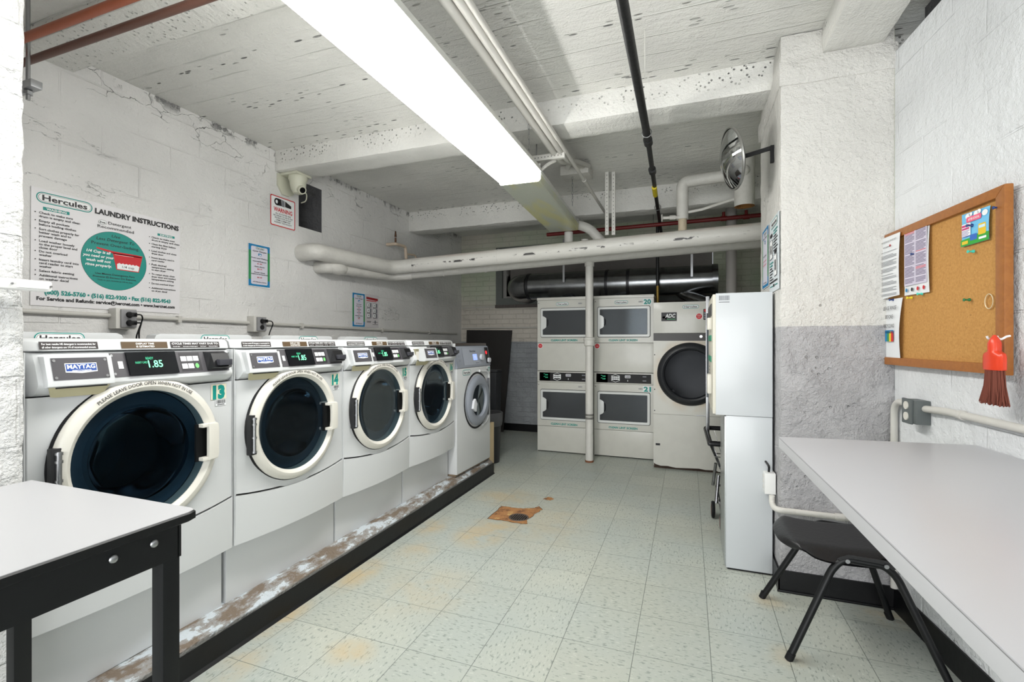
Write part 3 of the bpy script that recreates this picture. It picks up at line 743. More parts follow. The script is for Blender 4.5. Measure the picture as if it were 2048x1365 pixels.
mb = MB(); mb.prism([(cx-.19, cz-.055), (cx-.125, cz-.09), (cx-.105, cz-.02), (cx-.14, cz+.03), (cx-.17, cz+.01)], -.062, -.04, M('door_catch', (214, 216, 220), .3), .006); mb.build('door_catch', rg)
mb = MB()
mb.tube([(cx+.05, -.004, cz+.27), (cx+.22, -.004, cz+.255), (cx+.265, -.004, cz+.22), (cx+.265, -.004, cz-.17), (cx+.20, -.004, cz-.23), (cx+.12, -.004, cz-.25)], .012, ENAMEL, 8, bend=.05)
mb.box((cx+.225, -.018, cz-.17), (cx+.25, -.002, cz+.19), M('hinge_block', (112, 114, 120), .4), .004); mb.build('door_surround', t)
a = Art(y0=-.001); a.logo(.10, .865, .26, .915, TEAL, WHITE, INK); a.build('logo_sticker', t)
a = Art(y0=-.001); a.rect(.60, .865, .685, .925, PAPER); a.up().text('17', .655, .875, .045, .042, TEAL, .04, align='c'); a.barcode(.603, .88, .63, .90, INK, 6); a.build('number_sticker', t)
# ------------------------------------------------------------------ stacked dryers against the back
GLASSD = glass('clear_dryer_window', (.95, .96, .97, 1), .09, .03)
GALV = M('galvanized_drum', (206, 208, 208), .4, .3)
def dryer_stack(x0, label, n_up, n_lo):
    W = .665; t = thing('stacked_dryer', label, 'clothes dryer', (x0, 5.47, 0), 0, 'pair of stacked dryers at the back'); E = ENAMEL2
    mb = MB()
    for x in (0, W-.004): mb.box((x, .012, .0), (x+.004, .72, 1.81), E)
    mb.box((0, .70, 0), (W, .72, 1.81), E); mb.box((0, .012, 1.80), (W, .72, 1.81), E); mb.build('side_panels', t)
    MB().box((-.003, -.004, 1.81), (W+.003, .72, 1.842), E, .004).build('top_panel', t)
    MB().box((.003, 0, .965+.004), (W-.003, .02, 1.300), E, .004).build('middle_panel', t)
    MB().box((.003, 0, .012), (W-.003, .02, .307), E, .004).build('kick_panel', t)
    a = Art(y0=-.0008); a.ell(.038, 1.265, .032, .032, WHITE, 8); a.up().ell(.038, 1.265, .028, .028, RED, 8); a.up().text('STOP', .038, 1.260, .032, .008, WHITE, .0, align='c'); a.build('stop_sticker', t)
    for (z0, z1, num, up) in ((1.304, 1.806, n_up, True), (.311, .832, n_lo, False)):
        fz0, fz1 = (1.37, 1.712) if up else (.388, .744)
        # front skin with an opening for the door window
        ox0, ox1, oz0, oz1 = .085, .60, fz0+.045, fz1-.045
        mb = MB()
        for a_, b_ in (((.003, 0, z0), (W-.003, .02, oz0)), ((.003, 0, oz1), (W-.003, .02, z1)), ((.003, 0, oz0), (ox0, .02, oz1)), ((ox1, 0, oz0), (W-.003, .02, oz1))): mb.box(a_, b_, E)
        fp = mb.build('front_panel', t)
        mb = MB()
        def rr(x0_, z0_, x1_, z1_, r, y):
            p = []
            for (x, z, t0) in ((x1_-r, z0_+r, -90), (x1_-r, z1_-r, 0), (x0_+r, z1_-r, 90), (x0_+r, z0_+r, 180)):
                for k in range(6): q = R(t0+18*k); p.append((x+r*math.cos(q), y, z+r*math.sin(q)))
            return p
        fx0, fx1 = .045, .625
        mb.rings([rr(fx0, fz0, fx1, fz1, .02, -.001), rr(fx0, fz0, fx1, fz1, .02, -.010), rr(fx0+.003, fz0+.003, fx1-.003, fz1-.003, .018, -.013), rr(fx0+.022, fz0+.024, fx1-.026, fz1-.024, .010, -.012), rr(fx0+.026, fz0+.028, fx1-.030, fz1-.028, .008, -.006)], M('door_white', (214, 216, 214), .3, coat=.2))
        dr = mb.build('door_frame', t)
        Art(y0=-.0005).rrect(fx0-.006, fz0-.006, fx1+.006, fz1+.006, .024, M('dark_gap', (66, 66, 66), .6)).build('door_gap', fp)
        mb = MB(); mb.box((fx0+.026, -.0075, fz0+.028), (fx1-.030, -.0045, fz1-.028), GLASSD); mb.build('door_glass', dr)
        mb = MB(); mb.prism([(fx0+.018, fz0+.085), (fx0+.058, fz0+.105), (fx0+.072, fz0+.12), (fx0+.072, fz1-.12), (fx0+.058, fz1-.105), (fx0+.018, fz1-.085)], -.016, -.008, M('door_white'), .003); mb.build('pull_tab', dr)
        mb = MB(); mb.tube([(fx0+.076, -.012, fz0+.13), (fx0+.088, -.013, fz0+.15), (fx0+.088, -.013, fz1-.15), (fx0+.076, -.012, fz1-.13)], .006, BLACK, 6); mb.build('pull_grip', dr)
        # interior: sloping tunnel and drum
        mb = MB(); ix0, ix1, iz0, iz1 = ox0, ox1, oz0, oz1; TN = M('dryer_throat', (190, 190, 192), .45)
        mb.rings([[(ix0, .02, iz0), (ix1, .02, iz0), (ix1, .02, iz1), (ix0, .02, iz1)], [(ix0+.03, .10, iz0-.0), (ix1-.03, .10, iz0), (ix1-.03, .10, iz1), (ix0+.03, .10, iz1)]], TN)
        mb.build('door_throat', t)
        mb = MB(); mb.lathe([(.215, .10), (.225, .14), (.225, .60), (.0001, .60)], ((ix0+ix1)/2, 0, (iz0+iz1)/2), GALV, seg=40)
        for k in range(3): a_ = 2*PI*k/3+.4; mb.bar(((ix0+ix1)/2+.2*math.cos(a_), .14, (iz0+iz1)/2+.2*math.sin(a_)), ((ix0+ix1)/2+.2*math.cos(a_), .59, (iz0+iz1)/2+.2*math.sin(a_)), .04, .05, GALV, up=(math.cos(a_), 0, math.sin(a_)))
        mb.build('drum', t)
        a = Art(y0=-.0012)
        if up: a.logo(.235, 1.742, .385, 1.782, TEAL, WHITE, INK)
        a.up().barcode(.50, z1-.052, .545, z1-.035, GREYP, 5)
        a.text('CLEAN LINT SCREEN', .33, z0+.018, .32, .023, TEAL, .04, align='c'); a.build('lettering', fp)
        if num:
            a = Art(y0=-.0015); a.rect(.548, z1-.078, .640, z1-.012, PAPER); a.up().text(num, .596, z1-.070, .080, .052, TEAL, .05, align='c'); a.build('number_sticker', t)
        a = Art(y0=-.001); a.ell(.018, z1-.03, .005, .005, INK, 10); a.build('lock_hole', fp)
    MB().box((.003, -.004, .835), (W-.003, .02, .962), E, .003).build('console', t)
    a = Art(y0=-.0055); a.rect(.03, .848, W-.028, .950, M('black_console', (20, 19, 21), .5, spec=.3)); a.rect(.03, .848, .16, .950, M('black_console'))
    a.up(); G = M('green_led_dim', (60, 190, 140), .4, emit=.5)
    for z in (.922, .892): a.text('2:00', .117, z-.008, .034, .014, G, .01, align='c'); a.rect(.082, z+.006, .098, z+.010, G)
    a.shape([(.20, .872), (.247, .856), (.294, .872), (.294, .928), (.247, .944), (.20, .928)], WHITE); a.up()
    a.shape([(.204, .875), (.247, .860), (.290, .875), (.290, .925), (.247, .940), (.204, .925)], M('black_console')); a.up()
    for k in range(4):
        for z in (.882, .905): a.rect(.206+.0215*k, z, .225+.0215*k, z+.016, WHITE)
    a.rrect(.352, .905, .414, .936, .008, WHITE); a.up(); a.rrect(.356, .909, .410, .932, .006, M('badge_grey', (120, 118, 130), .4)); a.up(); a.text('MAYTAG', .383, .916, .044, .010, WHITE, .02, align='c')
    a.rect(.38, .866, .386, .884, WHITE)
    for z in (.872, .918): a.rect(.545, z, .585, z+.012, GREYP)
    a.build('control_panel', t)
    return t
dryer_stack(-1.703, 'stacked white dryer pair left of the vertical pipe', None, None)
dryer_stack(-1.020, 'stacked white dryer pair with green numbers 20 and 21', '20', '21')

# ------------------------------------------------------------------ big single dryer
t = thing('tumble_dryer', 'tall off-white single dryer with a large round black door', 'clothes dryer', (-.338, 5.15, 0)); W = .73; E = ENAMEL2
mb = MB()
for x in (0, W-.004): mb.box((x, .01, .03), (x+.004, .80, 1.72), E)
mb.box((0, .78, .03), (W, .80, 1.72), E); mb.box((0, 0, 1.712), (W, .80, 1.722), E); mb.build('side_panels', t)
MB().box((0, 0, 1.404), (W, .02, 1.712), E, .003).build('top_panel', t)
MB().box((0, -.002, 1.326), (W, .02, 1.402), M('dark_grey_band', (66, 64, 64), .45)).build('band', t)
mb = MB(); mb.cyl((.46, -.002, 1.368), (.46, -.009, 1.368), .014, CHROME, 16); mb.build('band_lock', t)
# front panel with the round opening
CX, CZ, RR = .358, .985, .318
mb = MB(); n = 72; r0, r1 = [], []
for i in range(n):
    a_ = 2*PI*i/n; c, s_ = math.cos(a_), math.sin(a_); r0.append((CX+c*.26, 0, CZ+s_*.26))
    x0, x1, z0, z1 = 0, W, .567, 1.325
    tx = ((x1-CX)/c if c > 1e-6 else (x0-CX)/c if c < -1e-6 else 9); tz = ((z1-CZ)/s_ if s_ > 1e-6 else (z0-CZ)/s_ if s_ < -1e-6 else 9); q = min(tx, tz); r1.append((CX+q*c, 0, CZ+q*s_))
for cx_, cz_ in ((0, .567), (W, .567), (0, 1.325), (W, 1.325)):
    j = min(range(n), key=lambda k: (r1[k][0]-cx_)**2+(r1[k][2]-cz_)**2); r1[j] = (cx_, 0, cz_)
def warm_enamel():
    n_ = N('heat_yellowed_enamel'); x, y, z = n_.sep(n_.obj()); d = n_.math('SQRT', n_.math('ADD', n_.math('POWER', n_.math('SUBTRACT', x, CX), 2), n_.math('POWER', n_.math('SUBTRACT', z, CZ), 2)))
    k = n_.math('MULTIPLY', n_.math('SUBTRACT', 1, n_.step(d, .31, .42)), n_.step(n_.noise(n_.obj(), 5, 3), .3, .6)); n_.base(n_.mix(n_.math('MULTIPLY', k, .55), srgb(206, 205, 197), srgb(196, 172, 138))); n_.rough(.35); return n_.m
mb.rings([r0, r1], warm_enamel()); fpn = mb.build('front_panel', t)
mb = MB(); base = [(0, .565), (W, .565), (W, .022), (.62, .018), (.60, .03), (.50, .026), (.44, .034), (.36, .03), (.22, .022), (.14, .034), (.07, .03), (.02, .045), (0, .06)]
mb.prism(base, -.002, .02, E); mb.build('lower_panel', t)
MB().box((.004, .03, 0), (W-.004, .78, .08), M('rust_brown_base', (60, 44, 34), .8)).build('base', t)  # base box in one even dark rust brown
mb = MB(); prof = [(RR+.004, 0), (RR, -.012), (RR-.02, -.034), (RR-.05, -.042), (RR-.066, -.034), (RR-.072, -.012), (RR-.075, .01)]
mb.lathe(prof, (CX, 0, CZ), M('black_door_ring', (34, 36, 40), .4, bump=(40, .002)), seg=80); dr = mb.build('door_ring', t)
mb = MB(); mb.lathe([(.0001, -.012), (.15, -.011), (RR-.07, -.008)], (CX, 0, CZ), glass('tinted_dryer_glass', (.85, .87, .89, 1), .08, .0, .6), seg=60); mb.build('door_glass', dr)
mb = MB(); mb.lathe([(.25, .02), (.26, .08), (.34, .12), (.34, .62), (.0001, .62)], (CX, 0, CZ), M('dark_dryer_drum', (120, 120, 122), .6, .2), seg=48)
for k in range(4): a_ = PI/2*k+.9; mb.bar((CX+.31*math.cos(a_), .12, CZ+.31*math.sin(a_)), (CX+.31*math.cos(a_), .6, CZ+.31*math.sin(a_)), .03, .06, GALV, up=(math.cos(a_), 0, math.sin(a_)))
mb.build('drum', t)
a = Art(y0=-.001); a.rect(.078, 1.528, .230, 1.618, INK); a.up(); a.rect(.083, 1.533, .225, 1.613, INK)
a.shape([(.086, 1.568), (.10, 1.580), (.118, 1.576), (.138, 1.546), (.124, 1.541), (.112, 1.560), (.10, 1.552)], GREYP); a.up().text('ADC', .116, 1.564, .100, .040, WHITE, .02, shear=.2); a.rect(.13, 1.543, .215, 1.550, GREEN); a.build('badge', t)
a = Art(y0=-.001); a.logo(.285, 1.652, .44, 1.690, TEAL, WHITE, INK); a.build('logo_sticker', t)
a = Art(y0=-.001); a.ell(.442, 1.572, .033, .033, WHITE, 8); a.up().ell(.442, 1.572, .030, .030, RED, 8); a.up().text('STOP', .442, 1.577, .036, .010, WHITE, .0, align='c'); a.text('LINT', .442, 1.560, .026, .008, WHITE, .0, align='c'); a.build('stop_sticker', t)
mb = MB(); mb.box((.482, -.014, 1.535), (.53, 0, 1.645), BLACK, .008); cs = mb.build('control_switch', t)
a = Art(y0=-.0146); a.ell(.500, 1.628, .012, .014, RED, 16)
for k in range(3): a.rrect(.488, 1.545+.024*k, .512, 1.563+.024*k, .004, GREYP)
a.build('switch_buttons', cs)
MB().box((.415, -.008, .568), (.495, 0, .574), STEEL).build('latch_plate', fpn)
MB().box((.022, -.004, .24), (.066, .0, .262), BLACK, .002).build('vent_slot', t)
for z in (1.18, .82, .60):
    MB().cyl((.012, 0, z), (.012, -.004, z), .006, BLACK, 8).build('screw_hole', fpn)

# ------------------------------------------------------------------ white wall unit and its pedestal beside the pillar (front faces the washers)
t = thing('card_machine', 'tall white steel dispenser seen from its side, upper box above the pedestal', 'vending machine', (.139, 3.61, .892), -PI/2)
SIDE = M('smooth_white_steel', (192, 196, 199), .3, coat=.2)
mb = MB(); mb.box((0, .012, 0), (.61, .305, .706), SIDE, .003); mb.build('cabinet', t)
FPM = M('cream_faceplate', (206, 202, 188), .4)
MB().box((.012, -.004, .004), (.598, .014, .702), FPM, .006).build('faceplate', t)
MB().box((.06, -.010, .585), (.50, -.003, .655), M('dark_header', (60, 60, 60), .4), .003).build('header_window', t)
for z in (.30, .43): MB().box((.08, -.010, z), (.45, -.003, z+.035), M('green_button_strip', (20, 128, 98), .4), .003).build('button_strip', t)
for (x, z) in ((.30, .50), (.30, .10)):
    MB().box((x, -.026, z), (x+.1, -.003, z+.075 if z > .3 else z+.12), CREAM, .006).build('dispensing_spout', t)
a = Art(y0=-.0045)
for k in range(9): a.rect(.10, .08+.022*k, .24-.01*(k % 3), .088+.022*k, GREYP)
a.build('instructions_print', t)
a = Art(lambda u, v, d: (.6105+d, .305-u, v)); a.barcode(.22, .664, .277, .692, GREYP, 12); a.rect(.22, .652, .277, .655, INK); a.build('barcode_sticker', t)
t2 = thing('pedestal_cabinet', 'plain white lower cabinet carrying the dispenser beside the pillar', 'cabinet', (.205, 3.40, 0), -PI/2)
MB().box((0, 0, .012), (.395, .239, .890), SIDE, .003).build('cabinet', t2)
MB().box((.01, .01, 0), (.385, .23, .014), BLACK).build('base', t2)
MB().box((.004, -.006, .02), (.391, .001, .884), M('brushed_front', (178, 182, 184), .25, .7), .002).build('front_door', t2)
# ------------------------------------------------------------------ pipes, ducts and conduits
PW = PIPEW
def chipped():
    n = N('chipped_white_pipe'); P = n.pos(); x, y, z = n.sep(P)
    P3 = n.comb(n.math('MULTIPLY', x, .35), y, z)
    k = n.math('MULTIPLY', n.step(n.noise(P3, 26, 4, .6), .555, .58), n.step(n.noise(n.comb(x, 0, 0), 3.2, 2), .36, .50))
    band = n.math('SUBTRACT', 1, n.step(n.math('ABSOLUTE', n.math('SUBTRACT', z, n.math('ADD', 2.232, n.math('MULTIPLY', x, .034)))), .003, .018))
    top = n.step(n.sep(n.node('ShaderNodeNewGeometry').outputs['Normal'])[2], .35, .8)
    c = n.mix(n.math('MULTIPLY', n.math('MULTIPLY', top, n.step(n.noise(P, 3, 3), .3, .7)), .5), srgb(216, 214, 208), srgb(176, 152, 136))
    c = n.mix(n.math('MULTIPLY', k, band), c, srgb(52, 50, 50)); n.base(c); n.rough(.45); n.bump(n.noise(P, 16, 4), .006); return n.m
CP = chipped()
# large insulated pipe: out of the left wall, along it, then across the room
A0 = Vector((-3.279, 3.36, 2.115)); A1 = Vector((-3.13, 3.36, 2.125)); A2 = Vector((-3.03, 4.40, 2.12)); A3 = Vector((-2.80, 4.50, 2.15)); A4 = Vector((.46, 4.56, 2.262)); A5 = Vector((.95, 4.57, 2.275))
t = thing('insulated_pipe', 'thick white chipped pipe running across the room below the ceiling', 'pipe', A0)
MB().tube([p-A0 for p in (A0, A1, A2, A3)], .076, PW, 22, bend=.13).build('elbow_run', t)
MB().tube([p-A0 for p in (A3-Vector((.05, .004, .002)), A5)], .078, CP, 24).build('cross_run', t)
for p, q in ((A3, A4), (A3.lerp(A4, .30), A4)):
    d = (q-p).normalized(); MB().cyl(p-A0, p-A0+d*.012, .081, PW, 24).build('band', t)
# thinner pipe below it
B0 = Vector((-3.279, 3.56, 2.015)); B1 = Vector((-3.16, 3.56, 2.015)); B2 = Vector((-3.10, 4.50, 2.045)); B3 = Vector((-2.9, 4.60, 2.065)); B4 = Vector((-1.03, 5.15, 2.222)); B5 = Vector((.9, 5.2, 2.285))
t = thing('insulated_pipe', 'thinner white pipe running just below the thick chipped pipe', 'pipe', B0)
MB().tube([p-B0 for p in (B0, B1, B2, B3)], .056, PW, 18, bend=.12).build('elbow_run', t)
MB().tube([p-B0 for p in (B3, B4, B5)], .046, PW, 16).build('cross_run', t)
MB().sphere((B1-B0)+Vector((.02, .12, .004)), .066, PW, 20, 10, (1, 1.9, 1)).build('elbow_wrap', t)
for f in (.18, .42): p = B3.lerp(B4, f); d = (B4-B3).normalized(); MB().cyl(p-B0, p-B0+d*.02, .052, PW, 16).build('band', t)
# vertical standpipe in front of the dryers
t = thing('standpipe', 'white vertical pipe standing on the floor in front of the stacked dryers', 'pipe', (-1.013, 5.17, 0)); mb = MB()
mb.cyl((0, 0, .01), (0, 0, 2.20), .043, PW, 20); mb.build('pipe', t)
mb = MB(); mb.lathe([(.043, -.045), (.058, -.035), (.060, .0), (.060, .022), (.066, .028), (.066, .048), (.043, .056)], (0, 0, 1.31), PW, 'z', 24); mb.build('coupling', t)
MB().cyl((0, 0, 2.14), (0, 0, 2.19), .052, PW, 20).build('tee_collar', t)
MB().cyl((0, 0, 0), (0, 0, .02), .047, M('rusty_ring', (128, 84, 58), .8), 20).build('rusty_foot', t)
for z in (.515, .48): MB().lathe([(.043, -.012), (.0455, -.010), (.0455, .010), (.043, .012)], (0, 0, z), M('scuffed_tape', (150, 148, 142), .6, mottle=.4), 'z', 20).build('tape_band', t)
# galvanised exhaust duct with branches
DUCT = M('galvanized_duct', (142, 144, 146), .24, 1.0, mottle=.2)
t = thing('exhaust_duct', 'large shiny galvanized exhaust duct above the stacked dryers', 'duct', (-1.98, 5.98, 2.04)); r = .17
mb = MB(); mb.tube([(0, 0, 0), (2.30, 0, -.005)], r, DUCT, 36); mb.build('main_duct', t)
mb = MB(); pts = [(.02, 0, 0), (-.08, .02, 0), (-.16, .10, 0), (-.20, .22, 0), (-.20, .60, 0)]; mb.tube(pts, r, DUCT, 36); mb.build('elbow', t)
DK = M('dark_duct_seam', (60, 60, 62), .4, .8)
for x in (.0, 1.02, 1.28): MB().tube([(x, 0, 0), (x+.035, 0, 0)], r+.006, DK, 36).build('seam_band', t)
mb = MB(); mb.tube([(2.24, 0, 0), (2.30, 0, 0)], r+.008, DUCT, 36); mb.build('end_cap', t)
for (x, r2, end) in ((.40, .055, (.62, -.10, -.20)), (1.05, .055, (1.27, -.10, -.20)), (1.92, .075, (2.23, -.22, -.315))):
    mb = MB(); mb.tube([(x-.05, 0, -.10), (x+.03, -.02, -.17), end], r2, DUCT, 20, bend=.04); mb.build('branch_duct', t)
for x in (.52, 2.02):
    mb = MB(); mb.box((x-.012, -.003-r-.012, .02), (x+.012, -r-.004, .56), STEEL)
    mb.build('hanger_strap', t)
# steel channels that carry the thick pipe
for i, (u, lab) in enumerate(((1214, 'left one of two perforated steel hangers above the thick pipe'), (1226.5, 'right one of two perforated steel hangers above the thick pipe'))):
    p = atY(u, 400, 4.57); mb = MB(); mb.box((-.016, -.010, 0), (.016, .010, .60), PW)
    for k in range(16): mb.cyl((0, -.011, .03+.036*k), (0, -.010, .03+.036*k), .0045, M('slot_shadow', (110, 108, 104), .7), 8)
    tag(mb.build('hanger_strut', loc=(p.x, 4.57+.02*i, 2.335)), lab, 'hanger', 'hangers above the thick pipe')
# black pipe along the ceiling
t = thing('gas_pipe', 'black pipe with a yellow tag running under the ceiling beams', 'pipe', (-.235, 0, 0)); BP = M('black_iron_pipe', (18, 19, 21), .45, bump=(30, .002))
MB().tube([(.01, FY+.02, 2.70), (-.02, 3.36, 2.685)], .024, BP, 16).build('pipe', t)
MB().tube([(-.02, 3.34, 2.685), (-.09, 6.55, 2.70)], .018, BP, 16).build('far_pipe', t)
for y, r_ in ((3.36, .030), (3.95, .029)): MB().tube([(-.02-.02*(y-3.3), y-.035, 2.684), (-.02-.02*(y-3.3), y+.035, 2.684)], r_, BP, 16).build('coupling', t)
MB().tube([(-.045, 4.36, 2.678), (-.050, 4.60, 2.677)], .0215, M('yellow_tag', (222, 200, 30), .5), 16).build('yellow_tag', t)
for y in (3.22, 5.05): mb = MB(); mb.tube([(-.02-.02*(y-3.3)+.03*math.cos(a_), y, 2.684+.03*math.sin(a_)) for a_ in [2*PI*k/16 for k in range(17)]], .003, STEEL, 6, False); mb.build('pipe_clip', t)
tag(MB().cyl((0, 0, 0), (0, 0, .255), .003, PW, 6).build('threaded_rod', loc=(-.21, 2.55, 2.68)), 'thin rod dropping from the slab beside the black pipe', 'rod')
# three painted conduits side by side
t = thing('conduit_bundle', 'three white conduits running side by side under the ceiling', 'conduit', (-.87, 0, 2.70))
for x, r_ in ((-.050, .024), (.0, .020), (.036, .014)):
    e = Vector((x, 4.10, .0)) if r_ > .015 else Vector((x, 5.25, .0))
    pts = [(x, FY+.02, 0), (x, 3.55, 0), (x-.0, 3.9, .12), (x+.03, 4.26, .205)] if r_ > .015 else [(x, FY+.02, 0), (x, 5.2, 0)]
    MB().tube(pts, r_, COND, 14, bend=.12).build('conduit', t)
MB().tube([(.036, 4.02, 0), (.036, 4.08, 0)], .019, COND, 12).build('coupling', t)
t = thing('conduit_strap', 'short white perforated channel clamping the three conduits at the beam', 'bracket', (-1.085, 3.36, 2.655))
mb = MB(); mb.box((0, 0, 0), (.245, .035, .042), PW, .003); mb.build('channel', t)
for k in range(9): MB().cyl((.022+.025*k, -.001, .021), (.022+.025*k, .001, .021), .0045, M('slot_shadow'), 8).build('slot', t)
for x in (.028, .212): MB().cyl((x, .018, .042), (x, .018, .24), .005, STEEL, 8).build('rod', t)
# junction box and flexible whip
t = thing('junction_box', 'white painted junction box under the ceiling slab beyond the beam', 'electrical box', (-.97, 4.27, 2.84))
MB().box((-.13, -.03, 0), (.13, .18, .085), PW, .006).build('box', t)
MB().tube([(-.06, -.03, .06), (-.03, -.10, .075), (.03, -.11, .075), (.05, -.03, .05)], .022, PW, 10, bend=.04).build('conduit_loop', t)
mb = MB(); pts = [Vector((-.93, 3.42, 2.66)).lerp(Vector((-1.0, 3.30, 2.555)), k/24)+Vector((0, -.02*math.sin(PI*k/24), 0)) for k in range(25)]
o0 = pts[0]; mb.tube([p-o0 for p in pts], .012, PW, 10, rr=[.010 if k % 2 else .0135 for k in range(25)])
tag(mb.build('flexible_whip', loc=o0), 'ribbed flexible conduit dropping to the glowing light', 'cable')
# white pipe with valve rising from the thick pipe, and the capped stub by the mirror
t = thing('valve_pipe', 'white elbow pipe with a small hand valve above the thick pipe', 'pipe', (-.048, 4.6, 2.29))
mb = MB(); mb.tube([(0, 0, .0), (0, 0, .16)], .036, M('worn_cream_fitting', (198, 184, 160), .6, bump=(30, .008)), 16, rr=[.040, .036]); mb.build('worn_fitting', t)
MB().tube([(0, 0, .14), (0, 0, .475), (.10, 0, .485), (.45, .0, .498)], .052, PW, 18, bend=.11).build('pipe', t)
mb = MB(); mb.tube([(-.01, -.03, .155), (-.17, -.06, .155)], .014, PW, 10); mb.tube([(-.06, -.04, .155), (-.11, -.05, .155)], .020, PW, 10); mb.build('valve_stem', t)
mb = MB(); mb.tube([(-.175, -.06+.03*math.cos(a_), .155+.03*math.sin(a_)) for a_ in [2*PI*k/16 for k in range(17)]], .005, PW, 6, False)
for k in range(3): a_ = PI*k/3; mb.tube([(-.175, -.06-.03*math.cos(a_), .155-.03*math.sin(a_)), (-.175, -.06+.03*math.cos(a_), .155+.03*math.sin(a_))], .003, PW, 6)
mb.build('hand_wheel', t)
MB().tube([(.03, 0, .20), (.16, .0, .215), (.44, .02, .29)], .013, PW, 10).build('side_branch', t)
t = thing('capped_stub', 'wide white vertical pipe stub with a broken open bottom behind the round mirror', 'pipe', (.462, 4.60, 2.50))
MB().tube([(0, 0, 0), (0, 0, .43)], .082, PW, 24, cap=False).build('jacket', t)
mb = MB(); mb.lathe([(.082, 0), (.060, .004), (.055, .06), (.0001, .06)], (0, 0, 0), M('rusty_insulation', (150, 104, 52), .9, bump=(40, .02)), 'z', 24); mb.build('broken_edge', t)
MB().sphere((-.01, -.085, .29), .045, PW, 16, 10).build('elbow_nub', t)
# red sprinkler pipe
t = thing('sprinkler_pipe', 'dark red sprinkler pipe crossing behind the thick white pipe', 'pipe', (-1.62, 5.6, 2.625)); RP = M('dark_red_pipe', (110, 24, 22), .5)
MB().tube([(0, 0, 0), (2.9, 0, .03)], .022, RP, 14).build('pipe', t)
for x in (1.98, 2.2): mb = MB(); mb.tube([(x-.03, 0, .02), (x+.03, 0, .02)], .028, RP, 12); mb.tube([(x, 0, .02), (x, 0, .09)], .016, RP, 12); mb.build('tee', t)
for x in (.42, 1.25): MB().cyl((x, 0, .02), (x, 0, .29), .004, STEEL, 6).build('hanger_rod', t)
# pipe cluster beyond the unlit light
t = thing('elbow_pipe', 'white pipe elbow peeking out beyond the end of the unlit light', 'pipe', (-1.15, 4.86, 2.22))
MB().tube([(-.02, 0, .0), (-.02, 0, .24)], .045, PW, 16).build('riser', t)
MB().lathe([(.045, -.01), (.052, 0), (.052, .03), (.045, .04)], (-.02, 0, .03), PW, 'z', 18).build('collar', t)
MB().tube([(-.05, .0, .31), (.08, .0, .31), (.20, .0, .26), (.32, .02, .12)], .048, PW, 16, bend=.09).build('elbow', t)
MB().tube([(.0, 0, .06), (.08, -.01, .09), (.14, 0, .09)], .022, PW, 10).build('branch', t)
MB().tube([(.15, 0, .0), (.15, 0, .15)], .038, PW, 14).build('tee', t)
# back-wall risers
t = thing('drain_riser', 'pale vertical pipe against the back wall above the round-door dryer', 'pipe', (.445, 5.72, 1.55)); MB().cyl((0, 0, 0), (0, 0, 1.385), .055, M('dusty_grey_pipe', (168, 164, 160), .6), 18).build('pipe', t)
p = atY(1322, 510, 5.7)
t = thing('gas_drop', 'narrow black and brass pipe dropping beside the exhaust duct', 'pipe', (-.33, 5.72, 1.72))
MB().cyl((0, 0, .24), (0, 0, .94), .018, BP, 12).build('black_pipe', t); MB().cyl((0, 0, 0), (0, 0, .25), .016, M('aged_brass', (150, 124, 60), .45, .6), 12).build('brass_end', t)
tag(MB().tube([(0, 0, 0), (1.55, 0, .02)], .009, COND, 8).build('surface_conduit', loc=(-3.25, 6.58, 1.83)), 'thin white conduit across the back wall below the window', 'conduit')
tag(MB().tube([(0, 0, 0), (1.6, 0, .0)], .009, COND, 8).build('surface_conduit', loc=(-3.25, 6.57, 1.52)), 'thin pale conduit low on the back wall, behind the leaning black board', 'conduit')
# brass valve and little pipe on the left wall
t = thing('hose_valve', 'small cream pipe with a brown valve high on the left wall', 'valve', (-3.15, 4.65, 2.50)); CPV = M('cream_pipe', (206, 188, 168), .5)
MB().tube([(-.12, .0, -.06), (0, .0, -.06), (.0, .04, -.06), (.0, .20, -.055), (.0, .22, -.20)], .018, CPV, 10, bend=.03).build('pipe', t)
MB().tube([(.0, .21, -.14), (.0, .42, -.12), (.0, .44, -.17)], .011, CPV, 10, bend=.03).build('thin_branch', t)
mb = MB(); mb.tube([(0, 0, -.04), (0, 0, .01)], .012, M('old_brass', (96, 70, 52), .5, .5), 10); mb.tube([(0, 0, .02), (0, 0, .085)], .016, M('old_brass'), 10, rr=[.014, .008]); mb.build('valve_handle', t)
# orange copper-coloured pipes and rod near the pier
OR1 = M('orange_painted_pipe', (156, 84, 56), .45, bump=(10, .003)); OR2 = M('brown_painted_pipe', (100, 68, 57), .45)
tag(MB().tube([(0, 0, 0), (1.95, 0, 0)], .018, OR1, 16).build('water_pipe', loc=(-3.26, 1.26, 2.705)), 'orange-brown pipe crossing the top left corner, the upper of two', 'pipe')
tag(MB().tube([(0, 0, 0), (1.95, 0, 0)], .017, OR2, 16).build('water_pipe', loc=(-3.26, 1.36, 2.695)), 'darker brown pipe crossing the top left corner, the lower of two', 'pipe')
t = thing('pipe_hanger', 'threaded rod with a steel channel hanging beside the brown pipes', 'hanger', (-2.925, 1.31, 2.935))
MB().cyl((0, 0, 0), (0, 0, -.475), .0085, STEEL, 10).build('rod', t)
MB().box((-.10, -.022, -.43), (.07, .022, -.395), STEEL, .003).build('channel', t)
MB().cyl((0, 0, -.45), (0, 0, -.434), .018, STEEL, 6).build('nut', t)
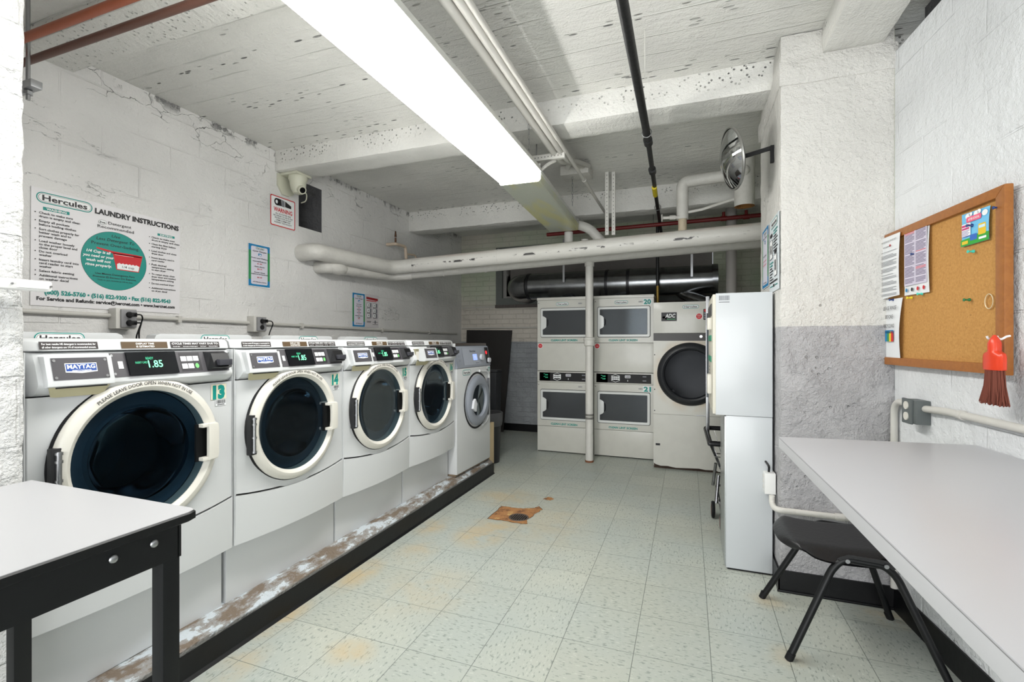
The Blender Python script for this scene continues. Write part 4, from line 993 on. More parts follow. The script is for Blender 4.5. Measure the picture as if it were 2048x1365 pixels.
# ------------------------------------------------------------------ left wall: signs, conduit, outlets, camera
def on_left(name, label, cat, y, z, group=None, x=LX+.006): return thing(name, label, cat, (x, y, z), PI/2, group)
t = on_left('laundry_sign', 'large white laundry instructions sign with a teal circle on the left wall', 'sign', 1.475, 1.512)
SW, SH = .79, .625
mb = MB(); mb.prism([(0, 0), (SW, -.004), (SW+.003, SH-.015), (.004, SH+.01)], .0, .004, M('sign_board', (226, 224, 226), .4)); mb.build('board', t)
a = Art(step=.0003); a.logo(.024, .556, .281, .616, TEAL, WHITE, INK); a.build('logo', t)
a = Art(y0=-.0006)
a.rect(.053, .519, .171, .537, TEAL); a.rect(.645, .504, .756, .519, TEAL); a.ell(.400, .295, .177, .177, INK, 64); a.up().ell(.400, .295, .1755, .1755, TEAL, 64)
a.up(); a.shape([(.301, .366), (.301, .357), (.387, .340), (.546, .338), (.556, .348), (.52, .352), (.39, .354)], RED)
a.shape([(.385, .345), (.552, .343), (.531, .243), (.405, .245)], RED)
a.ell(.333, .518, .022, .014, INK); a.up().ell(.333, .518, .0205, .0125, WHITE)
a.up(); a.shape([(.408, .280)]+[(.412+.0095*k, .284+(.004 if k % 2 else -.001)) for k in range(13)]+[(.534, .280), (.528, .248), (.409, .250)], WHITE)
a.rect(.395, .335, .50, .3365, WHITE)
a.up()
a.text('he', .333, .512, .028, .012, INK, .02, align='c')
T = a.text
T('LAUNDRY INSTRUCTIONS', .293, .563, .490, .031, INK, .045)
T('WASHING', .112, .522, .09, .012, WHITE, .03, align='c'); T('DRYING', .70, .5065, .08, .010, WHITE, .03, align='c')
T('Detergent', .362, .512, .125, .018, INK, .005); T('Recommended', .306, .484, .196, .018, INK, .005)
T('Use', .402, .437, .046, .017, INK, .005, .2, 'c'); T('Less Detergent To', .402, .411, .205, .018, INK, .005, .2, 'c'); T('Prevent Over-Sudsing.', .404, .381, .258, .018, INK, .005, 0, 'c')
for k, q in enumerate(('1/4 Cup is all', 'you need or your', 'wash will not', 'rinse properly.')): T(q, .312, .331-.0262*k, (.125, .160, .125, .135)[k], .016, WHITE, .03, .2, 'c')
T('1/4 cup', .470, .260, .068, .014, INK, .01, 0, 'c')
T('Use Menos Detergente Para', .40, .206, .212, .0115, INK, .01, 0, 'c'); T('Prevenir El Exceso De Espuma.', .40, .187, .235, .0115, INK, .01, 0, 'c'); T('Todo lo que necesita es 1/4 de taza.', .40, .170, .19, .008, INK, .01, .2, 'c')
T('(800) 526-5760 \u2022 (516) 822-9300 \u2022 Fax (516) 822-9543', .059, .064, .669, .024, TEAL, .045)
T('For Service and Refunds: service@hercnet.com \u2022 www.hercnet.com', .025, .030, .731, .020, INK, .04)
L_ = ((0, 'Check to make sure', .150), (0, 'drum is empty and clean', .183), (1, 'Empty all pockets', .134), (0, 'before loading clothes', .165), (1, 'Sort clothes properly for', .180), (0, 'better wash and to', .142), (0, 'prevent damage', .122),
      (1, 'Load washer loosely', .158), (0, 'to the proper level and', .170), (0, 'close door', .080), (1, 'Do not overload', .124), (0, 'washer', .055), (1, 'Insert laundry card into', .178), (0, 'card reader to start', .15), (0, 'washer', .055), (1, 'Select fabric setting', .156), (1, 'Additional instructions', .172), (0, 'on washer decal', .13))
zz = (.496, .477, .452, .433, .408, .390, .371, .344, .326, .308, .287, .269, .243, .225, .207, .183, .159, .140)
for (b, q, w_), z in zip(L_, zz):
    T(q, .036, z, w_, .0125, INK, .018)
    if b or z == .496: a.ell(.020, z+.006, .003, .003, INK, 10)
R_ = ((1, 'Check to make sure', .148), (0, 'drum is empty and clean', .18), (1, 'Clean lint filter before', .155), (0, 'starting dryer', .098), (1, 'Load clothes and close', .16), (0, 'dryer door', .075), (1, 'Insert laundry card in', .145), (0, 'card reader', .083), (1, 'Push desired', .093),
      (0, 'temperature setting', .142), (0, 'to start dryer', .09), (1, 'To restart dryer, close', .148), (0, 'dryer door and reselect', .156), (0, 'temperature setting', .142), (1, 'Do not overload dryer', .145), (1, 'Additional instructions', .154), (0, 'on dryer decal', .098))
zz = (.480, .463, .437, .420, .392, .375, .348, .331, .303, .286, .269, .241, .224, .207, .180, .150, .132)
for (b, q, w_), z in zip(R_, zz):
    T(q, .607, z, w_, .0115, INK, .018)
    if b: a.ell(.594, z+.0055, .0028, .0028, INK, 10)
a.build('lettering', t)

t = on_left('warning_sign', 'white warning sign with a red border below the security camera', 'sign', 3.02, 2.298)
mb = MB(); mb.prism([(0, 0), (.268, -.003), (.268, .256), (.0, .262)], 0, .003, M('sign_white', (224, 226, 224), .4)); mb.build('board', t)
a = Art(y0=-.0005); a.rrect(.001, .002, .266, .258, .012, RED); a.up().rrect(.009, .010, .258, .250, .009, WHITE); a.up()
a.text('WARNING', .134, .127, .20, .036, RED, .03, align='c')
for k, (q, w_) in enumerate((('ALL ACTIVITIES ARE', .165), ('RECORDED TO AID IN THE', .205), ('PROSECUTION OF ANY', .175), ('CRIME COMMITTED', .155), ('AGAINST THIS FACILITY', .19))): a.text(q, .134, .104-.0185*k, w_, .012, INK, .02, align='c')
a.ell(.066, .208, .026, .030, INK, 28); a.shape([(.066, .238), (.115, .238), (.118, .182), (.066, .178)], INK); a.shape([(.155, .234), (.222, .206), (.222, .182), (.155, .184)], INK)
a.shape([(.118, .238), (.150, .232), (.150, .180), (.118, .180)], GREYP); a.up().ell(.066, .208, .015, .019, GREYP, 20); a.up().ell(.064, .209, .011, .014, WHITE, 20); a.build('print', t)

def price_flyer(t, w_, h_, lines, g=True, y0=-.0012):
    a = Art(y0=y0); a.rect(.004, .004, w_-.004, h_-.004, BLUE)
    if g: a.up().rect(.004, h_*.16, w_-.004, h_*.84, GREEN)
    a.up().rrect(w_*.125, h_*.055, w_*.875, h_*.945, w_*.06, M('flyer_lilac', (214, 212, 224), .5)); a.up()
    a.logo(w_*.33, h_*.875, w_*.72, h_*.945, TEAL, WHITE, INK); a.up()
    a.text('Cycle Charges', w_/2, h_*.82, w_*.62, h_*.032, INK, .02, .3, 'c'); a.rect(w_*.44, h_*.735, w_*.58, h_*.79, M('print_blue'))
    a.up().ell(w_*.52, h_*.755, w_*.04, h_*.015, WHITE)
    for (q, z, k, m) in lines: a.text(q, w_/2, h_*z, w_*k, h_*.027, m, .02, align='c')
    a.build('print', t)
t = on_left('price_flyer', 'blue and green bordered cycle charges flyer left of the thick pipe', 'poster', 2.806, 1.762)
mb = MB(); mb.prism([(0, 0), (.212, -.006), (.214, .346), (.0, .344)], 0, .0015, PAPER); mb.build('sheet', t)
price_flyer(t, .212, .344, (('Front Load Washers', .66, .74, INK), ('Normal/Delicate', .585, .62, INK), ('$1.85', .53, .22, RED), ('Extra Rinse', .46, .44, INK), ('$0.10', .405, .22, RED), ('Power Wash', .325, .48, INK), ('lengthens the wash time and adds', .285, .74, INK), ('$0.40', .21, .22, RED), ('ATC Directory Service', .10, .6, INK)))
t = on_left('price_flyer', 'dark blue bordered dryer charges flyer beside a red-headed notice', 'poster', 4.052, 1.472)
mb = MB(); mb.prism([(0, 0), (.205, 0), (.21, .362), (.004, .360)], 0, .0015, PAPER); mb.build('sheet', t)
price_flyer(t, .208, .360, (('Top Dryer', .655, .40, INK), ('Bottom Dryer', .60, .42, INK), ('$1.25', .55, .15, RED), ('Normal', .50, .30, INK), ('$1.25', .455, .15, RED), ('Low Heat', .41, .32, INK), ('$1.25', .365, .15, RED), ('Additional minutes', .32, .60, INK), ('Free', .275, .18, INK), ('$0.25', .235, .15, RED), ('ATC Directory', .09, .5, INK)))
t = on_left('instruction_notice', 'grey-white notice with a red header beside the dryer charges flyer', 'poster', 4.272, 1.470)
mb = MB(); mb.prism([(0, 0), (.228, .004), (.230, .362), (.0, .366)], 0, .0015, M('notice_grey', (206, 202, 204), .5)); mb.build('sheet', t)
a = Art(y0=-.001); a.shape([(.012, .335), (.215, .325), (.215, .300), (.012, .310)], M('dark_red_print', (150, 26, 34), .5)); a.rect(.012, .29, .19, .298, RED)
for i, x in enumerate((.02, .125)):
    for j, z in enumerate((.225, .165, .110)): a.rect(x, z, x+.08, z+.045, GREYP); a.rect(x, z-.008, x+.08, z-.004, INK)
a.rect(.02, .065, .095, .07, INK); a.rect(.02, .055, .09, .06, INK); a.rect(.12, .06, .215, .064, INK); a.rect(.12, .035, .215, .039, INK)
a.ell(.167, .062, .014, .02, GREYP); a.up()
for i, x in enumerate((.02, .125)):
    for j, z in enumerate((.225, .165, .110)): a.rect(x+.004, z+.004, x+.05, z+.041, WHITE); a.ell(x+.03, z+.022, .008, .010, INK, 12)
a.build('print', t)

# surface conduit and outlets along the left wall
def zc(y): return 1.4475-.0092*(y-1.5)
t = thing('surface_conduit', 'long white conduit along the left wall above the washers', 'conduit', (LX+.02, 0, 0))
MB().tube([(0, .85, zc(.85)+.03), (0, 6.4, zc(6.4)+.03)], .013, COND, 12).build('pipe', t)
for y in (1.20, 2.25, 3.35, 4.55, 5.6): mb = MB(); mb.box((-.015, y-.012, zc(y)+.006), (.016, y+.012, zc(y)+.052), COND, .003); mb.build('strap', t)
def outlet(y, label, plugs, cords):
    t = thing('outlet_box', label, 'outlet', (LX, y, 1.395), PI/2, 'outlets on the left wall conduit')
    MB().box((.0, -.075, .0), (.115, 0, .125), PW, .008).build('back_box', t)
    MB().box((.022, -.088, .008), (.108, -.074, .118), M('grey_cover_plate', (142, 142, 144), .45), .006).build('cover_plate', t)
    for z in (.086, .036): MB().cyl((.065, -.086, z), (.065, -.092, z), .019, M('outlet_black', (30, 30, 32), .4), 18).build('receptacle', t)
    for k, (z, x1, zb) in enumerate(plugs):
        g = thing('power_plug', cords[k], 'plug', (LX+.092, y+.065, 1.395+z), PI/2, 'plugs in the left wall outlets')
        MB().box((-.016, -.045, -.013), (.016, 0, .013), BLACK, .005).build('plug_body', g)
        MB().tube([(0, -.04, 0), (.02, -.075, .0), (x1, -.070, -.02), (x1+.02, .0, zb*.5), (x1+.03, .0, zb)], .0042, BLACK, 8, bend=.03).build('cord', g)
outlet(1.838, 'grey outlet box below the large laundry sign', ((.086, .03, -.22), (.036, .015, -.17)), ('upper black plug in the outlet below the large sign', 'lower black plug in the outlet below the large sign'))
outlet(2.800, 'grey outlet box below the blue and green price flyer', ((.086, .04, -.22),), ('black plug in the outlet below the price flyer',))
# dome camera
t = thing('security_camera', 'cream dome security camera on a wall bracket under the first beam', 'camera', (LX, 3.14, 2.58)); CC = M('camera_cream', (204, 204, 186), .4)
mb = MB(); mb.prism([(.0, .0), (.07, .0), (.12, .03), (.15, .10), (.15, .17), (-.05, .17), (-.05, .07)], .0, .02, CC, .004, axis='x'); mb.build('wall_plate', t)
mb = MB(); mb.box((.01, -.03, .155), (.20, .14, .178), CC, .008); mb.build('bracket_arm', t)
mb = MB(); mb.lathe([(.075, .155), (.078, .13), (.068, .11), (.066, .085), (.058, .045), (.038, .012), (.0001, .0)], (.13, .055, 0), CC, 'z', 28); mb.build('dome', t)
d = Vector((.75, -.25, -.35)).normalized(); c0 = Vector((.13, .055, .06))
MB().cyl(c0, c0+d*.085, .034, CC, 20).build('lens_tube', t); MB().cyl(c0+d*.083, c0+d*.088, .024, M('lens_black', (14, 14, 16), .1), 20).build('lens', t)
MB().tube([(.10, .10, .06), (.12, .17, .05), (.08, .20, -.01), (.02, .205, -.015)], .005, CC, 8, bend=.04).build('cable', t)
# conduit body on the pier
t = thing('conduit_fitting', 'white oval conduit fitting sticking out past the near left pier', 'electrical fitting', (-1.752, .80, 1.463))
CB = M('fitting_white', (226, 226, 224), .4)
mb = MB(); mb.box((-.03, -.30, 0), (.012, .035, .030), CB, .012, 4); mb.build('body', t)
mb = MB(); mb.box((.010, -.045, .005), (.018, .025, .025), CB, .0035, 3); mb.build('cover', t)
for y in (-.055, .030): MB().cyl((.011, y, .015), (.0155, y, .015), .003, STEEL, 8).build('screw', t)

# ------------------------------------------------------------------ pillar: flyers, box, conduit, mirror
t = thing('price_flyer', 'narrow blue-bordered flyer on the pillar side, left of the larger notice', 'poster', (.452, 3.445, 1.652), -PI/2)
MB().prism([(0, 0), (.245, 0), (.245, .372), (0, .372)], 0, .0015, PAPER).build('sheet', t)
price_flyer(t, .245, .372, (('Add Value', .52, .5, INK), ('to your card', .44, .5, RED), ('$5 $10 $20', .37, .5, RED), ('ATC Directory', .07, .5, INK)))
t = thing('card_notice', 'tall white and teal notice on the pillar side above the dispenser', 'poster', (.452, 3.165, 1.60), -PI/2)
MB().prism([(0, 0), (.31, 0), (.31, .415), (0, .415)], 0, .0015, M('notice_bluewhite', (214, 222, 226), .5)).build('sheet', t)
a = Art(y0=-.001); a.logo(.06, .36, .27, .405, TEAL, WHITE, INK); a.up()
a.rect(.03, .19, .12, .30, GREYP); a.rect(.17, .08, .26, .20, GREYP); a.rect(.04, .315, .11, .335, INK); a.rect(.18, .205, .25, .222, INK)
for k in range(8):
    a.rect(.15, .335-.016*k, .28-.02*(k % 3), .341-.016*k, TEAL if k < 2 else INK); a.rect(.03, .165-.016*k, .14-.02*(k % 3), .171-.016*k, TEAL if k < 2 else INK)
a.rect(.03, .052, .27, .060, INK); a.rect(.03, .03, .13, .034, TEAL); a.rect(.19, .03, .28, .034, TEAL); a.rect(.14, .026, .18, .040, INK); a.up()
a.rect(.034, .194, .116, .296, WHITE); a.rect(.174, .084, .256, .196, WHITE); a.rect(.055, .22, .09, .27, GREYP); a.rect(.195, .11, .23, .17, GREYP); a.build('print', t)
t = thing('outlet_box', 'white electrical box low on the pillar edge beside the pedestal cabinet', 'outlet', (.452, 2.965, .475), -PI/2)
MB().box((-.10, -.055, 0), (.02, 0, .115), CB, .006).build('box', t)
for z in (.03, .062, .09): MB().cyl((-.03, -.0555, z), (-.03, -.057, z), .011, PW, 14).build('knockout', t)
MB().tube([(-.02, -.03, .11), (-.0, -.03, .15), (-.05, -.045, .17)], .006, BLACK, 8, bend=.02).build('cord', t)
t = thing('surface_conduit', 'white conduit low across the pillar face under the counter', 'conduit', (0, 0, 0))
MB().tube([(.43, 2.93, .475), (.43, 2.93, .435), (.43, 2.835, .43), (.95, 2.835, .425)], .015, PW, 12, bend=.04).build('pipe', t)
MB().tube([(.70, 2.835, .4275), (.74, 2.835, .427)], .019, PW, 12).build('coupling', t)
# round mirror on an arm
t = thing('convex_mirror', 'round convex security mirror on a black arm fixed to the pillar', 'mirror', (.242, 3.08, 2.395))
MIR = M('mirror_face', (196, 198, 198), .05, 1.0); n_ = Vector((-.955, -.22, -.17)).normalized()
rotm = Vector((0, -1, 0)).rotation_difference(n_).to_matrix().to_4x4()
mb = MB(); mb.lathe([(.0001, -.055), (.05, -.051), (.10, -.037), (.14, -.018), (.172, .0)], (0, 0, 0), MIR, seg=56); mb.apply(rotm); mb.build('mirror_dome', t)
mb = MB(); mb.lathe([(.170, -.006), (.178, -.004), (.180, .004), (.172, .012)], (0, 0, 0), M('mirror_rim', (150, 150, 146), .35, .8), seg=56); mb.apply(rotm); mb.build('rim', t)
mb = MB(); mb.lathe([(.172, .012), (.10, .016), (.0001, .018)], (0, 0, 0), M('mirror_back', (110, 108, 104), .6), seg=40); mb.apply(rotm); mb.build('back_plate', t)
MB().bar((.015, .01, .0), (.205, -.035, .025), .012, .022, BLACK).build('arm', t)
MB().box((.196, -.05, -.06), (.214, -.025, .035), BLACK).build('wall_bracket', t)

# ------------------------------------------------------------------ right wall: cork board, papers, brush, outlet
ANG = -PI/2+math.atan(.096)
def on_right(name, label, cat, y, z, group=None, off=.0): return thing(name, label, cat, (rx(y)-off, y, z), ANG, group)
def cork():
    n = N('cork_surface'); P = n.pos(); v = n.noise(P, 110, 4, .7); c = n.mix(n.step(v, .3, .7), srgb(176, 126, 64), srgb(196, 146, 80)); c = n.mix(n.math('MULTIPLY', n.step(n.noise(P, 90, 2), .68, .74), .6), c, srgb(130, 86, 42)); n.base(c); n.rough(.85); n.bump(v, .002); return n.m
def wood():
    n = N('oak_frame'); P = n.pos(); x, y, z = n.sep(P); v = n.noise(n.comb(x, n.math('MULTIPLY', y, 1), n.math('MULTIPLY', z, 1)), 40, 4, .6, 1.0); c = n.mix(n.step(v, .3, .7), srgb(148, 90, 36), srgb(160, 100, 42)); n.base(c); n.rough(.4); return n.m
CK, WD = cork(), wood()
t = on_right('cork_board', 'oak-framed cork notice board on the right wall', 'notice board', 2.905, 1.205, off=.018); BWD, BHT = .85, .64
MB().box((.02, -.008, .02), (BWD-.02, .0, BHT-.02), CK).build('cork_panel', t)
for k, pts in enumerate(([(0, 0), (BWD, 0), (BWD-.042, .036), (.036, .036)], [(BWD, 0), (BWD, BHT), (BWD-.042, BHT-.036), (BWD-.042, .036)], [(BWD, BHT), (0, BHT), (.036, BHT-.036), (BWD-.042, BHT-.036)], [(0, BHT), (0, 0), (.036, .036), (.036, BHT-.036)])):
    mb = MB(); mb.prism(pts, -.024, .002, WD, .004); cxm = sum(p[0] for p in pts)/4; czm = sum(p[1] for p in pts)/4
    mb.build('frame_rail', t)
def sheet(t, pts, curl=.006, m=PAPER, lift=.002):
    mb = MB(); n = 12; rows = []
    for j in range(n+1):
        f = j/n; a_ = Vector(pts[0]).lerp(Vector(pts[3]), f); b_ = Vector(pts[1]).lerp(Vector(pts[2]), f)
        row = []
        for i in range(7):
            g = i/6; p = a_.lerp(b_, g); row.append((p.x, -lift-curl*math.sin(PI*f)*(g-.2)-curl*.4*g*(1-f), p.y))
        rows.append(row)
    mb.rings(rows, m, closed=False); return mb.build('sheet', t, fix=False)
P0 = .018+.008
def yb_(y): return P0
t = on_right('paper_notice', 'typed white letter pinned at the upper left of the cork board', 'paper', 2.885, 1.527, 'papers pinned to the cork board', off=P0+.020)
sheet(t, [(-.012, 0), (.195, .008), (.195, .300), (.0, .302)]); a = Art(y0=-.0085); a.text('NEIGHBORHOOD OPPORTUNITY', .035, .272, .14, .008, INK, .0)
a.text('Benefits Information Notice', .05, .248, .08, .006, INK, .02)
z = .225
for k, n_ in enumerate((1, 0, 3, 0, 4, 0, 3, 0, 1, 2, 0, 3, 0, 3, 0, 2)):
    for q in range(n_): a.rect(.02, z, .175-.03*((k+q) % 3 == 2), z+.0022, GREYP); z -= .0065
    z -= .005
a.build('print', t)
t = on_right('paper_notice', 'dense two-column lilac notice, second paper on the cork board', 'paper', 2.686, 1.529, 'papers pinned to the cork board', off=P0+.006)
sheet(t, [(.0, 0), (.200, -.002), (.198, .300), (-.002, .298)]); a = Art(y0=-.0085); a.rect(.012, .042, .188, .286, M('lilac_print', (205, 198, 214), .5)); a.up()
for c_, x in enumerate((.018, .105)):
    for k in range(40):
        if k % 9 == 8: continue
        m = RED if (c_ == 0 and k in (0, 1)) or (c_ == 1 and k in (16, 28, 29)) else M('ink_purple', (92, 82, 112), .5)
        a.rect(x, .278-.0058*k, x+.076-.014*(k % 4 == 3), .2808-.0058*k, m)
for k, m in enumerate((BLUE, INK, RED, RED)): a.ell(.03+.045*k, .022, .008, .009, m, 12)
a.build('print', t)
t = on_right('paper_notice', 'white sheet reading please rinse before recycling, lowest on the cork board', 'paper', 2.895, 1.233, 'papers pinned to the cork board', off=P0+.006)
sheet(t, [(.0, 0), (.185, .0), (.195, .290), (.0, .290)], .012); a = Art(y0=-.0150)
a.text('PLEASE RINSE', .10, .238, .135, .019, INK, .0, .15, 'c'); a.text('BEFORE', .10, .196, .072, .019, INK, .0, .15, 'c'); a.text('RECYCLING', .095, .152, .100, .019, INK, .0, .15, 'c'); a.build('print', t); a = Art(y0=-.0150)
for k, m in enumerate((BLUE, GREEN, M('print_yellow', (226, 190, 40), .5), RED)): a.rect(.062+.019*k, .085, .081+.019*k, .135, m)
a.rect(.062, .125, .138, .140, BLUE); a.build('picture', t)
t = on_right('colour_flyer', 'bright sky-blue and green picture flyer near the board\u2019s top right', 'flyer', 2.290, 1.677, off=P0+.004)
sheet(t, [(.0, 0), (.150, .0), (.152, .118), (.0, .122)], .004, M('flyer_sky', (110, 190, 232), .35)); a = Art(y0=-.0055)
a.shape([(.0, .0), (.150, .0), (.151, .030), (.10, .034), (.05, .026), (.0, .024)], M('flyer_green', (40, 160, 50), .4))
for x, z, r_ in ((.04, .108, .014), (.055, .112, .010), (.085, .108, .014), (.10, .112, .011), (.13, .10, .015)): a.ell(x, z, r_, r_*.7, WHITE, 16)
a.rect(.006, .036, .055, .082, WHITE); a.up()
a.rrect(.032, .084, .112, .104, .006, M('flyer_pink', (232, 96, 130), .4)); a.rect(.007, .070, .05, .078, M('flyer_magenta', (200, 50, 120), .4)); a.rect(.007, .060, .048, .067, M('flyer_magenta'))
for k in range(5): a.rect(.007, .034+.005*k, .05-.008*(k % 2), .036+.005*k, M('flyer_violet', (120, 90, 170), .4))
a.rrect(.096, .026, .136, .066, .006, M('print_yellow')); a.rrect(.052, .014, .09, .036, .004, M('flyer_blue', (40, 100, 190), .4)); a.up()
a.text('AFTER SCHOOL', .073, .09, .06, .008, WHITE, .02, align='c'); a.rect(.100, .050, .132, .060, M('flyer_window', (200, 230, 240), .4)); a.rect(.008, .006, .042, .018, M('print_yellow')); a.rect(.10, .010, .138, .018, WHITE); a.build('print', t)
def pin(u, v, rgb, nm, label):
    r = _ray(u, v); off = P0+.006; k = (.955-off+.096*2.85)/(r.x+.096*r.y); p = Vector((r.x*k, r.y*k, CAM_H+r.z*k))
    t = thing('push_pin', label, 'push pin', p, ANG, 'push pins in the cork board'); m = M(nm, rgb, .3)
    mb = MB(); mb.lathe([(.0001, -.020), (.0052, -.020), (.0058, -.018), (.0032, -.015), (.003, -.008), (.0058, -.004), (.0058, 0), (.0001, 0)], (0, 0, 0), m, seg=14); mb.build('pin_head', t)
    MB().cyl((0, 0, 0), (0, .008, 0), .0008, STEEL, 6).build('pin_needle', t)
NB, NT, NG, NR = ((24, 60, 120), 'pin_navy'), ((60, 200, 180), 'pin_turquoise'), ((10, 110, 60), 'pin_green'), ((190, 30, 40), 'pin_red')
pin(1789, 491, *NR, 'red push pin at the top left of the cork board'); pin(1832, 508, *NB, 'navy push pin between the two upper papers'); pin(1845, 588, *NT, 'turquoise push pin under the two-column notice')
pin(1788, 600, *NB, 'navy push pin at the top left of the recycling sheet'); pin(1946, 451, *NB, 'navy push pin at the left edge of the picture flyer'); pin(2000, 415, *NB, 'navy push pin at the top of the picture flyer')
pin(1948, 503, *NT, 'turquoise push pin just below the picture flyer'); pin(1940, 600, *NG, 'green push pin in the middle of the bare cork')
pin(1824, 596, (228, 210, 40), 'pin_yellow', 'yellow push pin at the top right of the recycling sheet')
def wire(name, label, u, v, pts, r_=.0012, m=STEEL):
    r = _ray(u, v); off = P0+.003; k = (.955-off+.096*2.85)/(r.x+.096*r.y); p = Vector((r.x*k, r.y*k, CAM_H+r.z*k))
    t = thing(name, label, 'fastener', p, ANG); mb = MB(); mb.tube([(x, -.003, z) for x, z in pts], r_, m, 6, bend=.004); mb.build('wire', t); return t
wire('paper_clip', 'silver paper clip on the cork below the picture flyer', 1999, 540, [(-.006, .02), (-.006, -.016), (.0, -.022), (.006, -.016), (.006, .022), (.0, .026), (-.003, .022), (-.003, -.01)], .0009)
wire('key_ring', 'clear beaded loop pinned to the cork above the brush', 1980, 603, [(.020*math.cos(a_), .026*math.sin(a_)) for a_ in [2*PI*k/20 for k in range(21)]], .0018, M('clear_loop', (214, 196, 160), .2))
# brush on two white hooks
t = on_right('hand_brush', 'red-handled hand brush with rust-brown bristles hanging on the cork board', 'brush', 2.048, 1.108, off=.072); RH = M('red_brush_plastic', (214, 62, 32), .3)
mb = MB(); mb.rings([[(x*w_, y*.9, z) for x, y in [(math.cos(2*PI*k/20)*(1+.12*abs(math.sin(4*PI*k/20))), math.sin(2*PI*k/20)*min(.018, w_)) for k in range(20)]] for z, w_ in ((.115, .042), (.118, .045), (.160, .045), (.170, .040), (.176, .022), (.180, .018), (.205, .019), (.220, .012), (.232, .004))], RH, cap=(True, True)); mb.build('handle', t)
BR = M('brown_bristles', (112, 52, 34), .7)
mb = MB()
for k in range(420):
    a_ = random.uniform(0, 2*PI); q = math.sqrt(random.random()); x, y = math.cos(a_)*q*.040, math.sin(a_)*q*.013
    f = random.uniform(1.35, 1.62); e = (x*f+random.uniform(-.004, .004), y*1.4+random.uniform(-.003, .003), random.uniform(-.004, .014)); mb.tube([(x, y, .118), (x*1.18, y*1.1, .06), e], .0013, BR, 4)
o = mb.build('bristles', t); o['kind'] = 'stuff'
for y_, s_ in ((2.105, -1), (2.058, 1)):
    g = on_right('cup_hook', 'white hook holding the brush, %s of the two' % ('left' if s_ < 0 else 'right'), 'hook', y_, 1.325, 'white hooks behind the brush', off=P0)
    MB().tube([(0, 0, .012), (0, -.010, .010), (0, -.024, .0), (0, -.034, .004), (0, -.036, .012)], .0035, WHITE, 8, bend=.012).build('hook', g)
# outlet and conduit
t = on_right('outlet_box', 'dark grey outlet with cream sockets on the right wall below the cork board', 'outlet', 2.650, .955); GB = M('dark_grey_box', (92, 98, 98), .5, bump=(12, .002))
MB().box((.0, -.055, .0), (.10, 0, .105), GB, .006).build('box', t); MB().box((-.004, -.062, -.003), (.078, -.054, .108), GB, .006).build('cover', t)
for z in (.078, .030):
    MB().cyl((.037, -.061, z), (.037, -.066, z), .018, CREAM, 18).build('receptacle', t)
t = thing('surface_conduit', 'white conduit rising beside the pillar and running under the cork board', 'conduit', (0, 0, 0))
def cw(y, z, o=.02): return (rx(y)-o, y, z)
MB().tube([cw(2.81, .12), cw(2.81, 1.035), cw(2.66, 1.028)], .015, COND, 12, bend=.08).build('riser', t)
MB().tube([cw(2.56, 1.025), cw(2.40, 1.035), cw(.2, 1.035)], .015, COND, 12).build('run', t)
MB().tube([cw(2.32, 1.035), cw(2.30, 1.035)], .019, COND, 12).build('coupling', t)
# ------------------------------------------------------------------ tables, counter, chair
LAM = M('light_grey_laminate', (186, 186, 189), .35); BMET = M('black_painted_steel', (11, 13, 15), .45, spec=.35)
t = thing('work_table', 'grey-topped table with black steel frame in the near left corner', 'table', (-1.094, .80, 0)); TW, TD = .675, .95
mb = MB(); c = .022; mb.prism([(-TW, -TD), (0, -TD), (0, -c), (-.006, -.006), (-c, 0), (-TW, 0)], .898, .92, LAM, axis='z'); mb.build('tabletop', t)
mb = MB(); e = .004; pr = [(-TW-e, -TD-e), (e, -TD-e), (e, -c), (-.003, -.003), (-c, e), (-TW-e, e)]; pi_ = [(-TW+.001, -TD+.001), (-.001, -TD+.001), (-.001, -c), (-.007, -.007), (-c, -.001), (-TW+.001, -.001)]
mb.rings([[(x, y, z) for x, y in q] for q, z in ((pi_, .9195), (pr, .916), (pr, .900), (pi_, .897))], BMET); mb.build('edge_band', t)
for (a_, b_) in (((-.030, -TD+.03, .815), (-.022, -.03, .897)), ((-TW+.02, -TD+.03, .815), (-TW+.028, -.03, .897)), ((-TW+.02, -.032, .815), (-.022, -.024, .897)), ((-TW+.02, -TD+.03, .815), (-.022, -TD+.038, .897))):
    MB().box(a_, b_, BMET).build('apron', t)
for x, y in ((-.062, -.064), (-TW+.022, -.064), (-.062, -TD+.03), (-TW+.022, -TD+.03)): MB().box((x, y, 0), (x+.038, y+.038, .896), BMET, .003).build('leg', t)
for y in (-.085, -.165): MB().sphere((-.020, y, .868), .009, STEEL, 12, 6, (.5, 1, 1)).build('bolt', t)
t = thing('folding_counter', 'long white folding counter along the right wall', 'counter', (.345, 2.185, 0)); CL = M('white_counter_laminate', (190, 190, 194), .3)
x0 = .345; P4 = [(0, 0), (rx(2.262)-x0-.004, .078), (rx(-.6)-x0-.004, -2.785), (.052, -2.785)]
MB().prism(P4, .890, .932, CL, .003, axis='z').build('counter_slab', t)
a = MB(); a.poly([(-.0012, 0, .928), (.0508, -2.785, .928), (.0508, -2.785, .9295), (-.0012, 0, .9295)], M('seam_grey', (120, 120, 122), .5)); a.build('edge_seam', t, fix=False)
MB().box((.30, -.12, .70), (.63, -.06, .888), PW).build('wall_bracket', t); MB().box((.36, -1.4, .70), (.70, -1.34, .888), PW).build('wall_bracket', t)
